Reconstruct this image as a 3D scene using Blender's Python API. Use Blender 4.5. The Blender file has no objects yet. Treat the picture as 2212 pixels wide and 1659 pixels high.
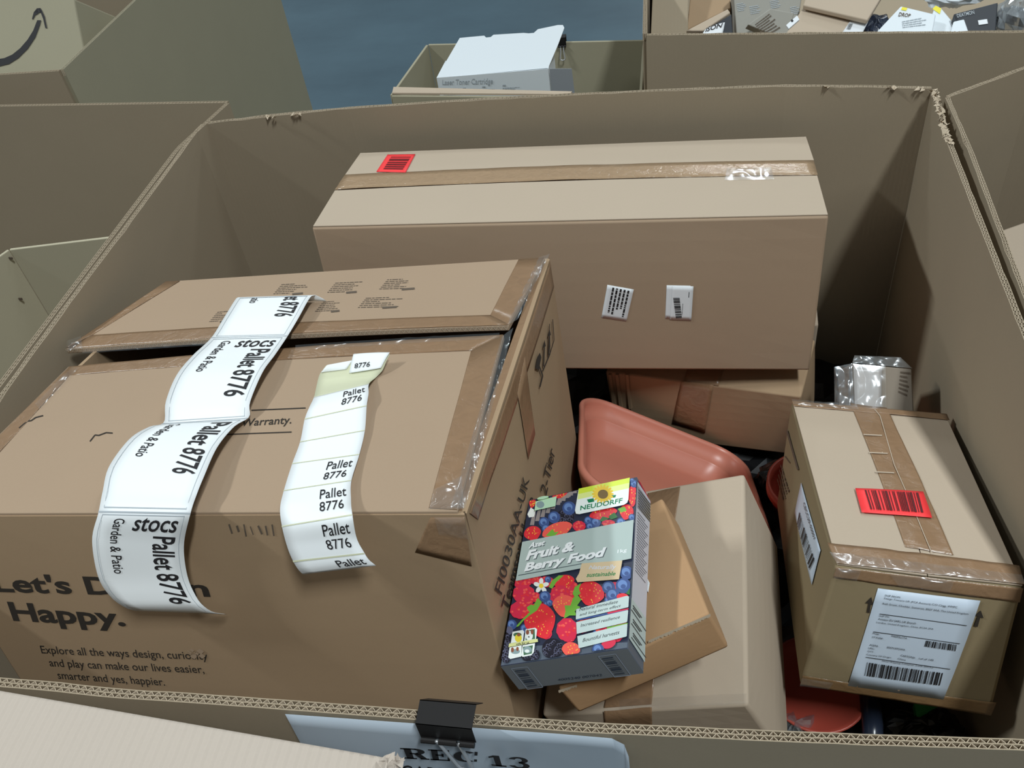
import bpy, bmesh, math, random
from mathutils import Vector, Matrix, noise
SC = bpy.context.scene
COL = SC.collection

# ------------------------------------------------------------------ camera, world, lamps, exposure
F_PX = 1979.46
CAM_LOC = Vector((0.20690866, -0.32543638, 1.66646311))
CAM_ROT = (0.80940943, 0.11822251, 0.13056177)
camd = bpy.data.cameras.new('camera')
camd.sensor_fit = 'HORIZONTAL'
camd.sensor_width = 36.0
camd.lens = 36.0 * F_PX / 2212.0
camd.clip_start = 0.02
cam = bpy.data.objects.new('camera', camd)
cam.location = CAM_LOC
cam.rotation_euler = CAM_ROT
COL.objects.link(cam)
SC.camera = cam

wd = bpy.data.worlds.new('warehouse_air')
SC.world = wd
wd.use_nodes = True
wd.node_tree.nodes['Background'].inputs[0].default_value = (0.80, 0.95, 1.0, 1)
wd.node_tree.nodes['Background'].inputs[1].default_value = 0.15

def lamp(name, loc, power, sx, sy, color=(0.92, 0.985, 1.0)):
    l = bpy.data.lights.new(name, 'AREA')
    l.shape = 'RECTANGLE'
    l.size, l.size_y, l.energy, l.color = sx, sy, power, color
    o = bpy.data.objects.new(name, l)
    o.location = loc
    COL.objects.link(o)
    return o
lamp('ceiling_lamp', (2.15, -2.0, 7.0), 335, 0.45, 1.5)
lamp('ceiling_lamp', (2.15, 3.4, 7.0), 70, 0.45, 1.5)
lamp('ceiling_lamp', (2.15, 9.0, 7.0), 220, 0.45, 1.5)
lamp('ceiling_lamp', (2.15, 18.0, 7.0), 450, 0.45, 1.5)
lamp('ceiling_lamp', (-6.0, -0.2, 7.0), 430, 0.45, 1.5)
lamp('ceiling_lamp', (-6.0, 9.0, 7.0), 220, 0.45, 1.5)

SC.view_settings.view_transform = 'Standard'
SC.view_settings.look = 'None'
SC.view_settings.gamma = 1
SC.view_settings.exposure = 0.0
SC.view_settings.use_curve_mapping = False

# ------------------------------------------------------------------ helpers
def lin(r, g, b):
    f = lambda c: (c / 255 / 12.92) if c / 255 <= 0.04045 else ((c / 255 + 0.055) / 1.055) ** 2.4
    return (f(r), f(g), f(b), 1.0)

from mathutils import Euler
CAM_R = Euler(CAM_ROT).to_matrix()
def ray(u, v):
    return CAM_R @ Vector(((u - 1106) / F_PX, -(v - 829.5) / F_PX, -1))
def at_z(u, v, z):
    d = ray(u, v); return CAM_LOC + d * ((z - CAM_LOC.z) / d.z)
def at_y(u, v, y):
    d = ray(u, v); return CAM_LOC + d * ((y - CAM_LOC.y) / d.y)
def at_x(u, v, x):
    d = ray(u, v); return CAM_LOC + d * ((x - CAM_LOC.x) / d.x)
def at_plane(u, v, p, n):
    d = ray(u, v); return CAM_LOC + d * ((p - CAM_LOC).dot(n) / d.dot(n))
def depth_of(p):
    return -(CAM_R.transposed() @ (p - CAM_LOC)).z
def proj(p):
    q = CAM_R.transposed() @ (p - CAM_LOC)
    return (1106 + F_PX * q.x / -q.z, 829.5 - F_PX * q.y / -q.z)

def new_mat(name):
    m = bpy.data.materials.new(name)
    m.use_nodes = True
    return m, m.node_tree.nodes, m.node_tree.links, m.node_tree.nodes['Principled BSDF']

def m_plain(name, rgb, rough=0.6, spec=0.4, metal=0.0, coat=0.0):
    m, n, l, p = new_mat(name)
    p.inputs['Base Color'].default_value = lin(*rgb)
    p.inputs['Roughness'].default_value = rough
    p.inputs['Specular IOR Level'].default_value = spec
    p.inputs['Metallic'].default_value = metal
    p.inputs['Coat Weight'].default_value = coat
    return m

def m_card(name, rgb, var=0.10, flute=0.0, deep=0.0015, axis='X', pitch=0.007, rough=0.82, blotch=9.0, ink=0.0):
    """kraft board: mottled, faint fibres, optional washboard of the flutes"""
    m, n, l, p = new_mat(name)
    p.inputs['Roughness'].default_value = rough
    p.inputs['Specular IOR Level'].default_value = 0.25
    tc = n.new('ShaderNodeTexCoord')
    a = n.new('ShaderNodeTexNoise'); a.inputs['Scale'].default_value = blotch; a.inputs['Detail'].default_value = 5
    b = n.new('ShaderNodeTexNoise'); b.inputs['Scale'].default_value = 420; b.inputs['Detail'].default_value = 3
    l.new(tc.outputs['Object'], a.inputs['Vector']); l.new(tc.outputs['Object'], b.inputs['Vector'])
    mx = n.new('ShaderNodeMix'); mx.data_type = 'RGBA'
    c = lin(*rgb)
    mx.inputs[6].default_value = tuple(x * (1 - var) for x in c[:3]) + (1,)
    mx.inputs[7].default_value = tuple(min(1, x * (1 + var)) for x in c[:3]) + (1,)
    ad = n.new('ShaderNodeMath'); ad.operation = 'MULTIPLY_ADD'
    ad.inputs[1].default_value = 0.45
    l.new(b.outputs['Fac'], ad.inputs[0])
    sc = n.new('ShaderNodeMath'); sc.operation = 'MULTIPLY'; sc.inputs[1].default_value = 0.55
    l.new(a.outputs['Fac'], sc.inputs[0]); l.new(sc.outputs[0], ad.inputs[2])
    l.new(ad.outputs[0], mx.inputs[0])
    l.new(mx.outputs[2], p.inputs['Base Color'])
    bp = n.new('ShaderNodeBump'); bp.inputs['Strength'].default_value = 0.25; bp.inputs['Distance'].default_value = deep
    if flute > 0:
        w = n.new('ShaderNodeTexWave'); w.wave_type = 'BANDS'; w.bands_direction = axis
        w.inputs['Scale'].default_value = 0.314 / pitch
        w.inputs['Distortion'].default_value = 0.6
        l.new(tc.outputs['Object'], w.inputs['Vector'])
        q = n.new('ShaderNodeMath'); q.operation = 'MULTIPLY_ADD'; q.inputs[1].default_value = flute
        l.new(w.outputs['Fac'], q.inputs[0]); l.new(a.outputs['Fac'], q.inputs[2])
        l.new(q.outputs[0], bp.inputs['Height'])
    else:
        l.new(a.outputs['Fac'], bp.inputs['Height'])
    l.new(bp.outputs['Normal'], p.inputs['Normal'])
    return m

def m_tape(name, rgb, rough=0.28, bump=0.5, scale=60):
    m, n, l, p = new_mat(name)
    tc = n.new('ShaderNodeTexCoord')
    a = n.new('ShaderNodeTexNoise'); a.inputs['Scale'].default_value = scale; a.inputs['Detail'].default_value = 6
    a.inputs['Distortion'].default_value = 1.2
    l.new(tc.outputs['Object'], a.inputs['Vector'])
    c = lin(*rgb)
    mx = n.new('ShaderNodeMix'); mx.data_type = 'RGBA'
    mx.inputs[6].default_value = tuple(x * 0.85 for x in c[:3]) + (1,)
    mx.inputs[7].default_value = tuple(min(1, x * 1.15) for x in c[:3]) + (1,)
    l.new(a.outputs['Fac'], mx.inputs[0]); l.new(mx.outputs[2], p.inputs['Base Color'])
    p.inputs['Roughness'].default_value = rough
    p.inputs['Specular IOR Level'].default_value = 0.5
    bp = n.new('ShaderNodeBump'); bp.inputs['Strength'].default_value = bump; bp.inputs['Distance'].default_value = 0.002
    l.new(a.outputs['Fac'], bp.inputs['Height']); l.new(bp.outputs['Normal'], p.inputs['Normal'])
    return m

def m_film(name, tint=(1, 1, 1), clear=0.84, rough=0.17):
    """clear plastic film: mostly see-through, sharp glints"""
    m = bpy.data.materials.new(name); m.use_nodes = True
    n, l = m.node_tree.nodes, m.node_tree.links
    n.remove(n['Principled BSDF'])
    t = n.new('ShaderNodeBsdfTransparent'); t.inputs[0].default_value = (*tint, 1)
    g = n.new('ShaderNodeBsdfGlossy'); g.inputs['Roughness'].default_value = rough
    g.inputs[0].default_value = (0.9, 0.95, 1, 1)
    d = n.new('ShaderNodeBsdfDiffuse'); d.inputs[0].default_value = (0.7, 0.74, 0.76, 1)
    m1 = n.new('ShaderNodeMixShader'); m1.inputs[0].default_value = 0.72
    m2 = n.new('ShaderNodeMixShader'); m2.inputs[0].default_value = clear
    l.new(d.outputs[0], m1.inputs[1]); l.new(g.outputs[0], m1.inputs[2])
    l.new(m1.outputs[0], m2.inputs[1]); l.new(t.outputs[0], m2.inputs[2])
    l.new(m2.outputs[0], n['Material Output'].inputs[0])
    return m

def m_floor():
    m, n, l, p = new_mat('painted_concrete')
    tc = n.new('ShaderNodeTexCoord')
    a = n.new('ShaderNodeTexNoise'); a.inputs['Scale'].default_value = 1.3; a.inputs['Detail'].default_value = 9
    a.inputs['Roughness'].default_value = 0.65
    mp = n.new('ShaderNodeMapping'); mp.inputs['Scale'].default_value = (1, 1.7, 1)
    l.new(tc.outputs['Object'], mp.inputs['Vector']); l.new(mp.outputs[0], a.inputs['Vector'])
    r = n.new('ShaderNodeValToRGB')
    r.color_ramp.elements[0].position = 0.30; r.color_ramp.elements[0].color = lin(54, 77, 90)
    r.color_ramp.elements[1].position = 0.72; r.color_ramp.elements[1].color = lin(68, 93, 106)
    l.new(a.outputs['Fac'], r.inputs[0]); l.new(r.outputs[0], p.inputs['Base Color'])
    p.inputs['Roughness'].default_value = 0.6
    return m

M = {
    'kraft': m_card('kraft_board', (160, 143, 122)),
    'kraft_in': m_card('kraft_board_inside', (158, 144, 123), var=0.07, flute=0.10, axis='X', pitch=0.0066),
    'kraft_edge': m_card('kraft_board_edge', (196, 180, 158)),
    'kraft_tan': m_card('tan_carton_board', (182, 166, 147), var=0.05),
    'kraft_brown': m_card('brown_carton_board', (163, 138, 110), var=0.07),
    'kraft_warm': m_card('warm_carton_board', (166, 143, 120), var=0.06),
    'kraft_olive': m_card('grey_green_board', (160, 154, 132), var=0.06),
    'kraft_green': m_card('pale_green_board', (180, 173, 150), var=0.05),
    'kraft_khaki': m_card('khaki_carton_board', (138, 123, 95), var=0.06),
    'kraft_orange': m_card('orange_brown_board', (176, 140, 104), var=0.05),
    'kraft_pale': m_card('pale_washboard', (190, 178, 166), var=0.06, flute=2.6, deep=0.008, axis='X', pitch=0.0075),
    'kraft_grey': m_card('grey_printed_board', (158, 156, 148), var=0.05),
    'kraft_dull': m_card('dull_grey_board', (136, 126, 114), var=0.05),
    'tape': m_tape('brown_tape', (142, 113, 86)),
    'tape_lc': m_tape('buff_tape', (164, 138, 110), rough=0.2, bump=0.55, scale=90),
    'tape_dark': m_tape('dark_brown_tape', (122, 96, 66), rough=0.3),
    'film': m_film('clear_film'),
    'film_thin': m_film('clear_film_thin', clear=0.90),
    'film_thick': m_film('milky_bag_film', clear=0.45, rough=0.12),
    'film_bag': m_film('clear_bag_film', tint=(0.86, 0.92, 1.0), clear=0.66),
    'paper': m_plain('white_paper', (240, 244, 246), 0.5),
    'paper_back': m_plain('pale_yellow_backing', (208, 210, 180), 0.6),
    'label': m_plain('white_label', (226, 230, 234), 0.5),
    'label_blue': m_plain('shipping_label_paper', (196, 210, 226), 0.45),
    'sign': m_plain('sign_paper', (174, 186, 198), 0.55),
    'rule': m_plain('grey_rule', (170, 178, 184), 0.6),
    'ink': m_plain('black_ink', (34, 33, 36), 0.6),
    'ink_card': m_plain('print_on_board', (48, 42, 36), 0.8),
    'ink_soft': m_plain('faded_print', (96, 84, 72), 0.8),
    'ink_grey': m_plain('grey_print', (170, 178, 184), 0.6),
    'red': m_plain('red_sticker', (250, 62, 66), 0.5),
    'red_ink': m_plain('bar_on_red', (92, 22, 28), 0.6),
    'terra': m_plain('terracotta_plastic', (203, 128, 108), 0.36, 0.5),
    'terra_red': m_plain('red_terracotta_plastic', (172, 74, 60), 0.4, 0.5),
    'black': m_plain('black_metal', (24, 22, 22), 0.5),
    'steel': m_plain('steel_wire', (200, 202, 206), 0.3, 0.6, 0.6),
    'blackbag': m_plain('black_plastic_film', (22, 22, 24), 0.32, 0.45),
    'navybag': m_plain('navy_plastic_film', (38, 46, 62), 0.25, 0.5),
    'white': m_plain('white_board', (222, 230, 236), 0.5),
    'white_in': m_plain('grey_inside', (150, 156, 164), 0.6),
    'blackcard': m_plain('black_board', (44, 48, 54), 0.5),
    'glare_grey': m_plain('painted_glare_grey', (176, 172, 170), 0.35, 0.5),  # pale grey standing in for lamp glare on the wrapped carton
    'yellow': m_plain('yellow_print', (236, 224, 60), 0.5),
    'floor': m_floor(),
    'gap': m_plain('dark_core', (70, 60, 50), 0.9),
    'green': m_plain('green_print', (60, 150, 80), 0.5),
}

def thing(name, label, cat, loc, group=None):
    o = bpy.data.objects.new(name, None)
    o.empty_display_size = 0.05
    o.location = loc
    o['label'] = label; o['category'] = cat
    if group: o['group'] = group
    COL.objects.link(o)
    return o
def tag(o, label, cat, group=None):
    o['label'] = label; o['category'] = cat
    if group: o['group'] = group
    return o
def root_loc(parent):
    v = Vector((0, 0, 0))
    while parent is not None:
        v += Vector(parent.location); parent = parent.parent
    return v

class MB:
    def __init__(s): s.v = []; s.f = []; s.m = []
    def quad(s, a, b, c, d, mi=0):
        i = len(s.v); s.v += [a, b, c, d]; s.f.append((i, i + 1, i + 2, i + 3)); s.m.append(mi)
    def poly(s, pts, mi=0):
        i = len(s.v); s.v += list(pts); s.f.append(tuple(range(i, i + len(pts)))); s.m.append(mi)
    def hexa(s, c, mi=0):
        i = len(s.v); s.v += list(c)     # 0-3 bottom ring, 4-7 top ring
        for q in ((3, 2, 1, 0), (4, 5, 6, 7), (0, 1, 5, 4), (1, 2, 6, 5), (2, 3, 7, 6), (3, 0, 4, 7)):
            s.f.append(tuple(i + k for k in q)); s.m.append(mi)
    def box(s, x0, x1, y0, y1, z0, z1, mi=0):
        s.hexa([Vector(p) for p in ((x0, y0, z0), (x1, y0, z0), (x1, y1, z0), (x0, y1, z0), (x0, y0, z1), (x1, y0, z1), (x1, y1, z1), (x0, y1, z1))], mi)
    def tube(s, pts, r, n=8, mi=0):
        base = len(s.v)
        pts = [Vector(p) for p in pts]
        for k, p in enumerate(pts):
            t = (pts[min(k + 1, len(pts) - 1)] - pts[max(k - 1, 0)]).normalized()
            u = t.orthogonal().normalized() if k == 0 else (u - t * u.dot(t)).normalized()
            w = t.cross(u)
            for j in range(n):
                a = 2 * math.pi * j / n
                s.v.append(p + (u * math.cos(a) + w * math.sin(a)) * r)
        for k in range(len(pts) - 1):
            for j in range(n):
                s.f.append((base + k * n + j, base + k * n + (j + 1) % n, base + (k + 1) * n + (j + 1) % n, base + (k + 1) * n + j)); s.m.append(mi)
        s.f.append(tuple(base + j for j in reversed(range(n)))); s.m.append(mi)
        e = base + (len(pts) - 1) * n
        s.f.append(tuple(e + j for j in range(n))); s.m.append(mi)
    def build(s, name, mats, parent=None, loc=None, smooth=False, weld=False, bevel=0.0, recalc=False):
        o0 = root_loc(parent) if parent is not None else Vector(loc or (0, 0, 0))
        me = bpy.data.meshes.new(name)
        me.from_pydata([tuple(Vector(p) - o0) for p in s.v], [], s.f)
        if not isinstance(mats, (list, tuple)): mats = [mats]
        for m in mats: me.materials.append(m)
        for p, k in zip(me.polygons, s.m): p.material_index = k; p.use_smooth = smooth
        if weld or bevel or recalc:
            b = bmesh.new(); b.from_mesh(me)
            if weld or bevel: bmesh.ops.remove_doubles(b, verts=b.verts, dist=2e-5)
            if recalc or bevel: bmesh.ops.recalc_face_normals(b, faces=b.faces)
            if bevel:
                es = [e for e in b.edges if len(e.link_faces) == 2 and e.calc_face_angle(0) > 0.7]
                r = bmesh.ops.bevel(b, geom=es, offset=bevel, segments=2, profile=0.6, affect='EDGES', clamp_overlap=True)
                for fc in r['faces']: fc.smooth = True
            b.to_mesh(me); b.free()
        o = bpy.data.objects.new(name, me)
        if parent is not None: o.parent = parent
        else: o.location = o0
        COL.objects.link(o)
        return o

class Surf:
    """patch with a to the right (0..1) and b downward (0..1) as seen from outside"""
    def pt(s, a, b, off=0.0):
        p = s.base(a, b)
        if off:
            p = p + s.nrm(a, b) * off
        return p
    def nrm(s, a, b):
        e = 1e-3
        da = s.base(a + e, b) - s.base(a - e, b); db = s.base(a, b + e) - s.base(a, b - e)
        return db.cross(da).normalized()
    def inv(s, u, v):
        a, b = 0.5, 0.5
        for _ in range(12):
            x, y = proj(s.base(a, b)); e = 1e-4
            xa, ya = proj(s.base(a + e, b)); xb, yb = proj(s.base(a, b + e))
            j11, j21, j12, j22 = (xa - x) / e, (ya - y) / e, (xb - x) / e, (yb - y) / e
            det = j11 * j22 - j12 * j21
            du, dv = u - x, v - y
            a += (j22 * du - j12 * dv) / det; b += (-j21 * du + j11 * dv) / det
            if abs(du) + abs(dv) < 0.02: break
        return (a, b)
    def q(s, *px):
        return [s.inv(*p) for p in px]

class Face(Surf):
    def __init__(s, tl, tr, br, bl, bulge=0.0):
        s.c = [Vector(p) for p in (tl, tr, br, bl)]; s.h = bulge
        s.n0 = (s.c[3] - s.c[0]).cross(s.c[1] - s.c[0]).normalized()
    def base(s, a, b):
        tl, tr, br, bl = s.c
        p = (tl * (1 - a) + tr * a) * (1 - b) + (bl * (1 - a) + br * a) * b
        if s.h and 0 <= a <= 1 and 0 <= b <= 1: p = p + s.n0 * (s.h * 16 * a * (1 - a) * b * (1 - b))
        return p

def catmull(p0, p1, p2, p3, t):
    return 0.5 * ((2 * p1) + (p2 - p0) * t + (2 * p0 - 5 * p1 + 4 * p2 - p3) * t * t + (3 * p1 - p0 - 3 * p2 + p3) * t ** 3)
class Strip(Surf):
    """ribbon through rows of (left, right); b is the fraction of the length run"""
    def __init__(s, rows, cup=0.0):
        s.L = [Vector(r[0]) for r in rows]; s.R = [Vector(r[1]) for r in rows]; s.n = len(rows); s.cup = cup
        m = [(a + b) / 2 for a, b in zip(s.L, s.R)]; s.cum = [0.0]
        for k in range(1, s.n): s.cum.append(s.cum[-1] + (m[k] - m[k - 1]).length)
        s.cum = [c / s.cum[-1] for c in s.cum]
    def row(s, arr, x):
        k = min(max(int(math.floor(x)), 0), s.n - 2); t = x - k
        g = lambda i: arr[min(max(i, 0), s.n - 1)]
        if t < 0 or t > 1: return g(k) + (g(k + 1) - g(k)) * t
        return catmull(g(k - 1), g(k), g(k + 1), g(k + 2), t)
    def base(s, a, b):
        k = 0
        while k < s.n - 2 and s.cum[k + 1] < b: k += 1
        x = k + (b - s.cum[k]) / (s.cum[k + 1] - s.cum[k])
        return s.row(s.L, x) * (1 - a) + s.row(s.R, x) * a

def frac(st, x):
    k = min(int(x), st.n - 2); return st.cum[k] + (st.cum[k + 1] - st.cum[k]) * (x - k)

def bil(q, x, y):
    (ax, ay), (bx, by), (cx, cy), (dx, dy) = q
    u = (ax * (1 - x) + bx * x) * (1 - y) + (dx * (1 - x) + cx * x) * y
    v = (ay * (1 - x) + by * x) * (1 - y) + (dy * (1 - x) + cy * x) * y
    return u, v
FULL = [(0, 0), (1, 0), (1, 1), (0, 1)]

def add_sheet(mb, surf, q, off=0.0006, thick=0.0003, nx=6, ny=6, mi=0, wob=0.0, seed=0):
    """thin plate that follows the surface: top sheet plus edge skirt"""
    P = [[None] * (nx + 1) for _ in range(ny + 1)]; Q = [[None] * (nx + 1) for _ in range(ny + 1)]
    for j in range(ny + 1):
        for i in range(nx + 1):
            a, b = bil(q, i / nx, j / ny)
            w = wob * noise.noise(Vector((a * 9 + seed, b * 9, seed))) if wob else 0
            P[j][i] = surf.pt(a, b, off + w); Q[j][i] = surf.pt(a, b, off + w - thick)
    for j in range(ny):
        for i in range(nx):
            mb.quad(P[j][i], P[j + 1][i], P[j + 1][i + 1], P[j][i + 1], mi)
            mb.quad(Q[j][i], Q[j][i + 1], Q[j + 1][i + 1], Q[j + 1][i], mi)
    for i in range(nx):
        mb.quad(P[0][i], P[0][i + 1], Q[0][i + 1], Q[0][i], mi); mb.quad(P[ny][i + 1], P[ny][i], Q[ny][i], Q[ny][i + 1], mi)
    for j in range(ny):
        mb.quad(P[j + 1][0], P[j][0], Q[j][0], Q[j + 1][0], mi); mb.quad(P[j][nx], P[j + 1][nx], Q[j + 1][nx], Q[j][nx], mi)

def sheet(name, surf, q, mat, parent, off=0.0006, thick=0.0003, nx=8, ny=8, smooth=True, wob=0.0, seed=0):
    mb = MB(); add_sheet(mb, surf, q, off, thick, nx, ny, 0, wob, seed)
    return mb.build(name, mat, parent, weld=True, smooth=smooth)

_tc = {}
def glyphs(text, bold=0.0, shear=0.0, space=1.0):
    key = (text, bold, shear, space)
    if key in _tc: return _tc[key]
    cv = bpy.data.curves.new('lettering', 'FONT'); cv.body = text; cv.size = 1.0; cv.offset = bold; cv.shear = shear
    cv.space_character = space; cv.resolution_u = 3
    ob = bpy.data.objects.new('lettering', cv); COL.objects.link(ob)
    dg = bpy.context.evaluated_depsgraph_get()
    me = bpy.data.meshes.new_from_object(ob.evaluated_get(dg))
    vs = [(v.co.x, v.co.y) for v in me.vertices]; fs = [tuple(p.vertices) for p in me.polygons]
    bpy.data.objects.remove(ob); bpy.data.curves.remove(cv); bpy.data.meshes.remove(me)
    x0 = min(v[0] for v in vs); x1 = max(v[0] for v in vs); y0 = min(v[1] for v in vs); y1 = max(v[1] for v in vs)
    vs = [((x - x0) / (x1 - x0), 1 - (y - y0) / (y1 - y0)) for x, y in vs]
    _tc[key] = (vs, fs, (x1 - x0) / (y1 - y0))
    return _tc[key]

def add_text(mb, surf, q, text, off=0.0012, bold=0.0, shear=0.0, space=1.0, mi=0, cut=0):
    vs, fs, _ = glyphs(text, bold, shear, space)
    if cut:
        b = bmesh.new(); bv = [b.verts.new((x, y, 0)) for x, y in vs]
        for f in fs:
            try: b.faces.new([bv[i] for i in f])
            except ValueError: pass
        for k in range(1, cut):
            for no, co in (((1, 0, 0), (k / cut, 0, 0)), ((0, 1, 0), (0, k / cut, 0))):
                bmesh.ops.bisect_plane(b, geom=b.verts[:] + b.edges[:] + b.faces[:], plane_co=co, plane_no=no)
        b.verts.index_update()
        vs = [(v.co.x, v.co.y) for v in b.verts]; fs = [tuple(v.index for v in f.verts) for f in b.faces]; b.free()
    i0 = len(mb.v)
    for x, y in vs:
        a, c = bil(q, x, y); mb.v.append(surf.pt(a, c, off))
    for f in fs:
        mb.f.append(tuple(i0 + k for k in f)); mb.m.append(mi)

def text(name, surf, q, s, mat, parent, **k):
    mb = MB(); add_text(mb, surf, q, s, **k)
    return mb.build(name, mat, parent)

def add_bars(mb, surf, q, n=28, seed=1, off=0.0012, mi=0, vertical=True, ny=1):
    r = random.Random(seed); ws = [r.choice((1, 1, 2, 3)) for _ in range(2 * n - 1)]; t = sum(ws); x = 0
    for k, w in enumerate(ws):
        if k % 2 == 0:
            for j in range(ny):
                c = [(x / t, j / ny), ((x + w) / t, j / ny), ((x + w) / t, (j + 1) / ny), (x / t, (j + 1) / ny)]
                if not vertical: c = [(0, x / t), (1, x / t), (1, (x + w) / t), (0, (x + w) / t)]
                ps = [surf.pt(*bil(q, *p), off) for p in c]
                mb.quad(ps[0], ps[3], ps[2], ps[1], mi)
        x += w
def bars(name, surf, q, mat, parent, **k):
    mb = MB(); add_bars(mb, surf, q, **k); return mb.build(name, mat, parent)

def add_shape(mb, surf, ab, off=0.0012, mi=0, clamp=False):
    pts = []
    for a, b in ab:
        if clamp: a, b = min(max(a, 0.003), 0.997), min(max(b, 0.003), 0.997)
        pts.append(surf.pt(a, b, off))
    mb.poly(list(reversed(pts)), mi)
def add_line(mb, surf, p, q, w, off=0.0012, mi=0):
    (x0, y0), (x1, y1) = p, q
    dx, dy = x1 - x0, y1 - y0; L = math.hypot(dx, dy) or 1; nx, ny = -dy / L * w / 2, dx / L * w / 2
    add_shape(mb, surf, [surf.inv(x0 + nx, y0 + ny), surf.inv(x1 + nx, y1 + ny), surf.inv(x1 - nx, y1 - ny), surf.inv(x0 - nx, y0 - ny)], off, mi)
def add_fine_print(mb, surf, q, lines, seed=0, off=0.0012, mi=0, ragged=0.35, fill=0.45):
    """rows of unreadably small words"""
    r = random.Random(seed)
    for k in range(lines):
        y0 = (k + 0.5 - fill / 2) / lines; y1 = (k + 0.5 + fill / 2) / lines
        x = 0.0; end = 1 - r.random() * ragged
        while x < end:
            w = min(0.04 + r.random() * 0.12, end - x + 0.01)
            ps = [surf.pt(*bil(q, *p), off) for p in ((x, y0), (x + w, y0), (x + w, y1), (x, y1))]
            mb.quad(ps[0], ps[3], ps[2], ps[1], mi); x += w + 0.022

def crinkle(name, surf, q, parent, nx=14, ny=5, amp=0.004, off=0.003, seed=1, mat=None):
    """crumpled clear film: ridged folds at two scales"""
    mb = MB(); g = []; nx, ny = nx * 3, max(ny * 3, 4)
    for j in range(ny + 1):
        g.append([])
        for i in range(nx + 1):
            x, y = i / nx, j / ny
            a, b = bil(q, x, y)
            p = surf.base(a, b) * 100
            h = abs(noise.noise(p * 0.40 + Vector((seed, 0, 0)))) * 1.3 + abs(noise.noise(p * 1.0 + Vector((0, seed, 0)))) * 0.28
            e = min(1.0, 5 * min(x, 1 - x) + 0.15, 5 * min(y, 1 - y) + 0.15)
            g[-1].append(surf.pt(a, b, off + h * amp * e))
    for j in range(ny):
        for i in range(nx):
            mb.poly((g[j][i], g[j + 1][i], g[j + 1][i + 1])); mb.poly((g[j][i], g[j + 1][i + 1], g[j][i + 1]))
    return mb.build(name, mat or M['film'], parent, weld=True, smooth=True)

class Carton:
    """six-sided carton from eight measured corners 'xyz' (x right, y back, z up)"""
    def __init__(s, c, fix=None, bulge=0.003, nearer=1.0):
        s.c = {k: CAM_LOC + (Vector(v) - CAM_LOC) * nearer for k, v in c.items()}
        for k, (u, v) in (fix or {}).items():
            s.c[k] = CAM_LOC + ray(u, v) * depth_of(s.c[k])
        c = s.c
        s.front = Face(c['001'], c['101'], c['100'], c['000'], bulge)
        s.top = Face(c['011'], c['111'], c['101'], c['001'], bulge)
        s.right = Face(c['101'], c['111'], c['110'], c['100'], bulge)
        s.left = Face(c['011'], c['001'], c['000'], c['010'], bulge)
        s.back = Face(c['111'], c['011'], c['010'], c['110'], 0)
        s.bottom = Face(c['000'], c['100'], c['110'], c['010'], 0)
        s.centre = sum((c[k] for k in ('000', '100', '010', '110')), Vector()) / 4
    def body(s, name, mat, parent, faces='front top right left back bottom', n=8, bevel=0.003, solid=0.0):
        mb = MB()
        for fn in faces.split():
            f = getattr(s, fn)
            for j in range(n):
                for i in range(n):
                    mb.quad(f.base(i / n, j / n), f.base(i / n, (j + 1) / n), f.base((i + 1) / n, (j + 1) / n), f.base((i + 1) / n, j / n))
        o = mb.build(name, mat, parent, weld=True, bevel=bevel)
        if solid:
            md = o.modifiers.new('board', 'SOLIDIFY'); md.thickness = solid; md.offset = -1
        return o

def slab(name, surf, q, mat, parent, off0, off1, nx=8, ny=8, bevel=0.0):
    mb = MB(); add_sheet(mb, surf, q, off1, off1 - off0, nx, ny)
    return mb.build(name, mat, parent, weld=True, bevel=bevel)

def prism_px(quad, p0, n, thick):
    """block whose visible face is the quad seen in the photograph, lying in the plane (p0, n)"""
    n = Vector(n).normalized(); p0 = Vector(p0)
    t = [at_plane(u, v, p0, n) for u, v in quad]
    lo = [p - n * thick for p in t]
    # quad order: tl, tr, br, bl
    return Carton({'011': t[0], '111': t[1], '101': t[2], '001': t[3], '010': lo[0], '110': lo[1], '100': lo[2], '000': lo[3]}, bulge=0.0)

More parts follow.
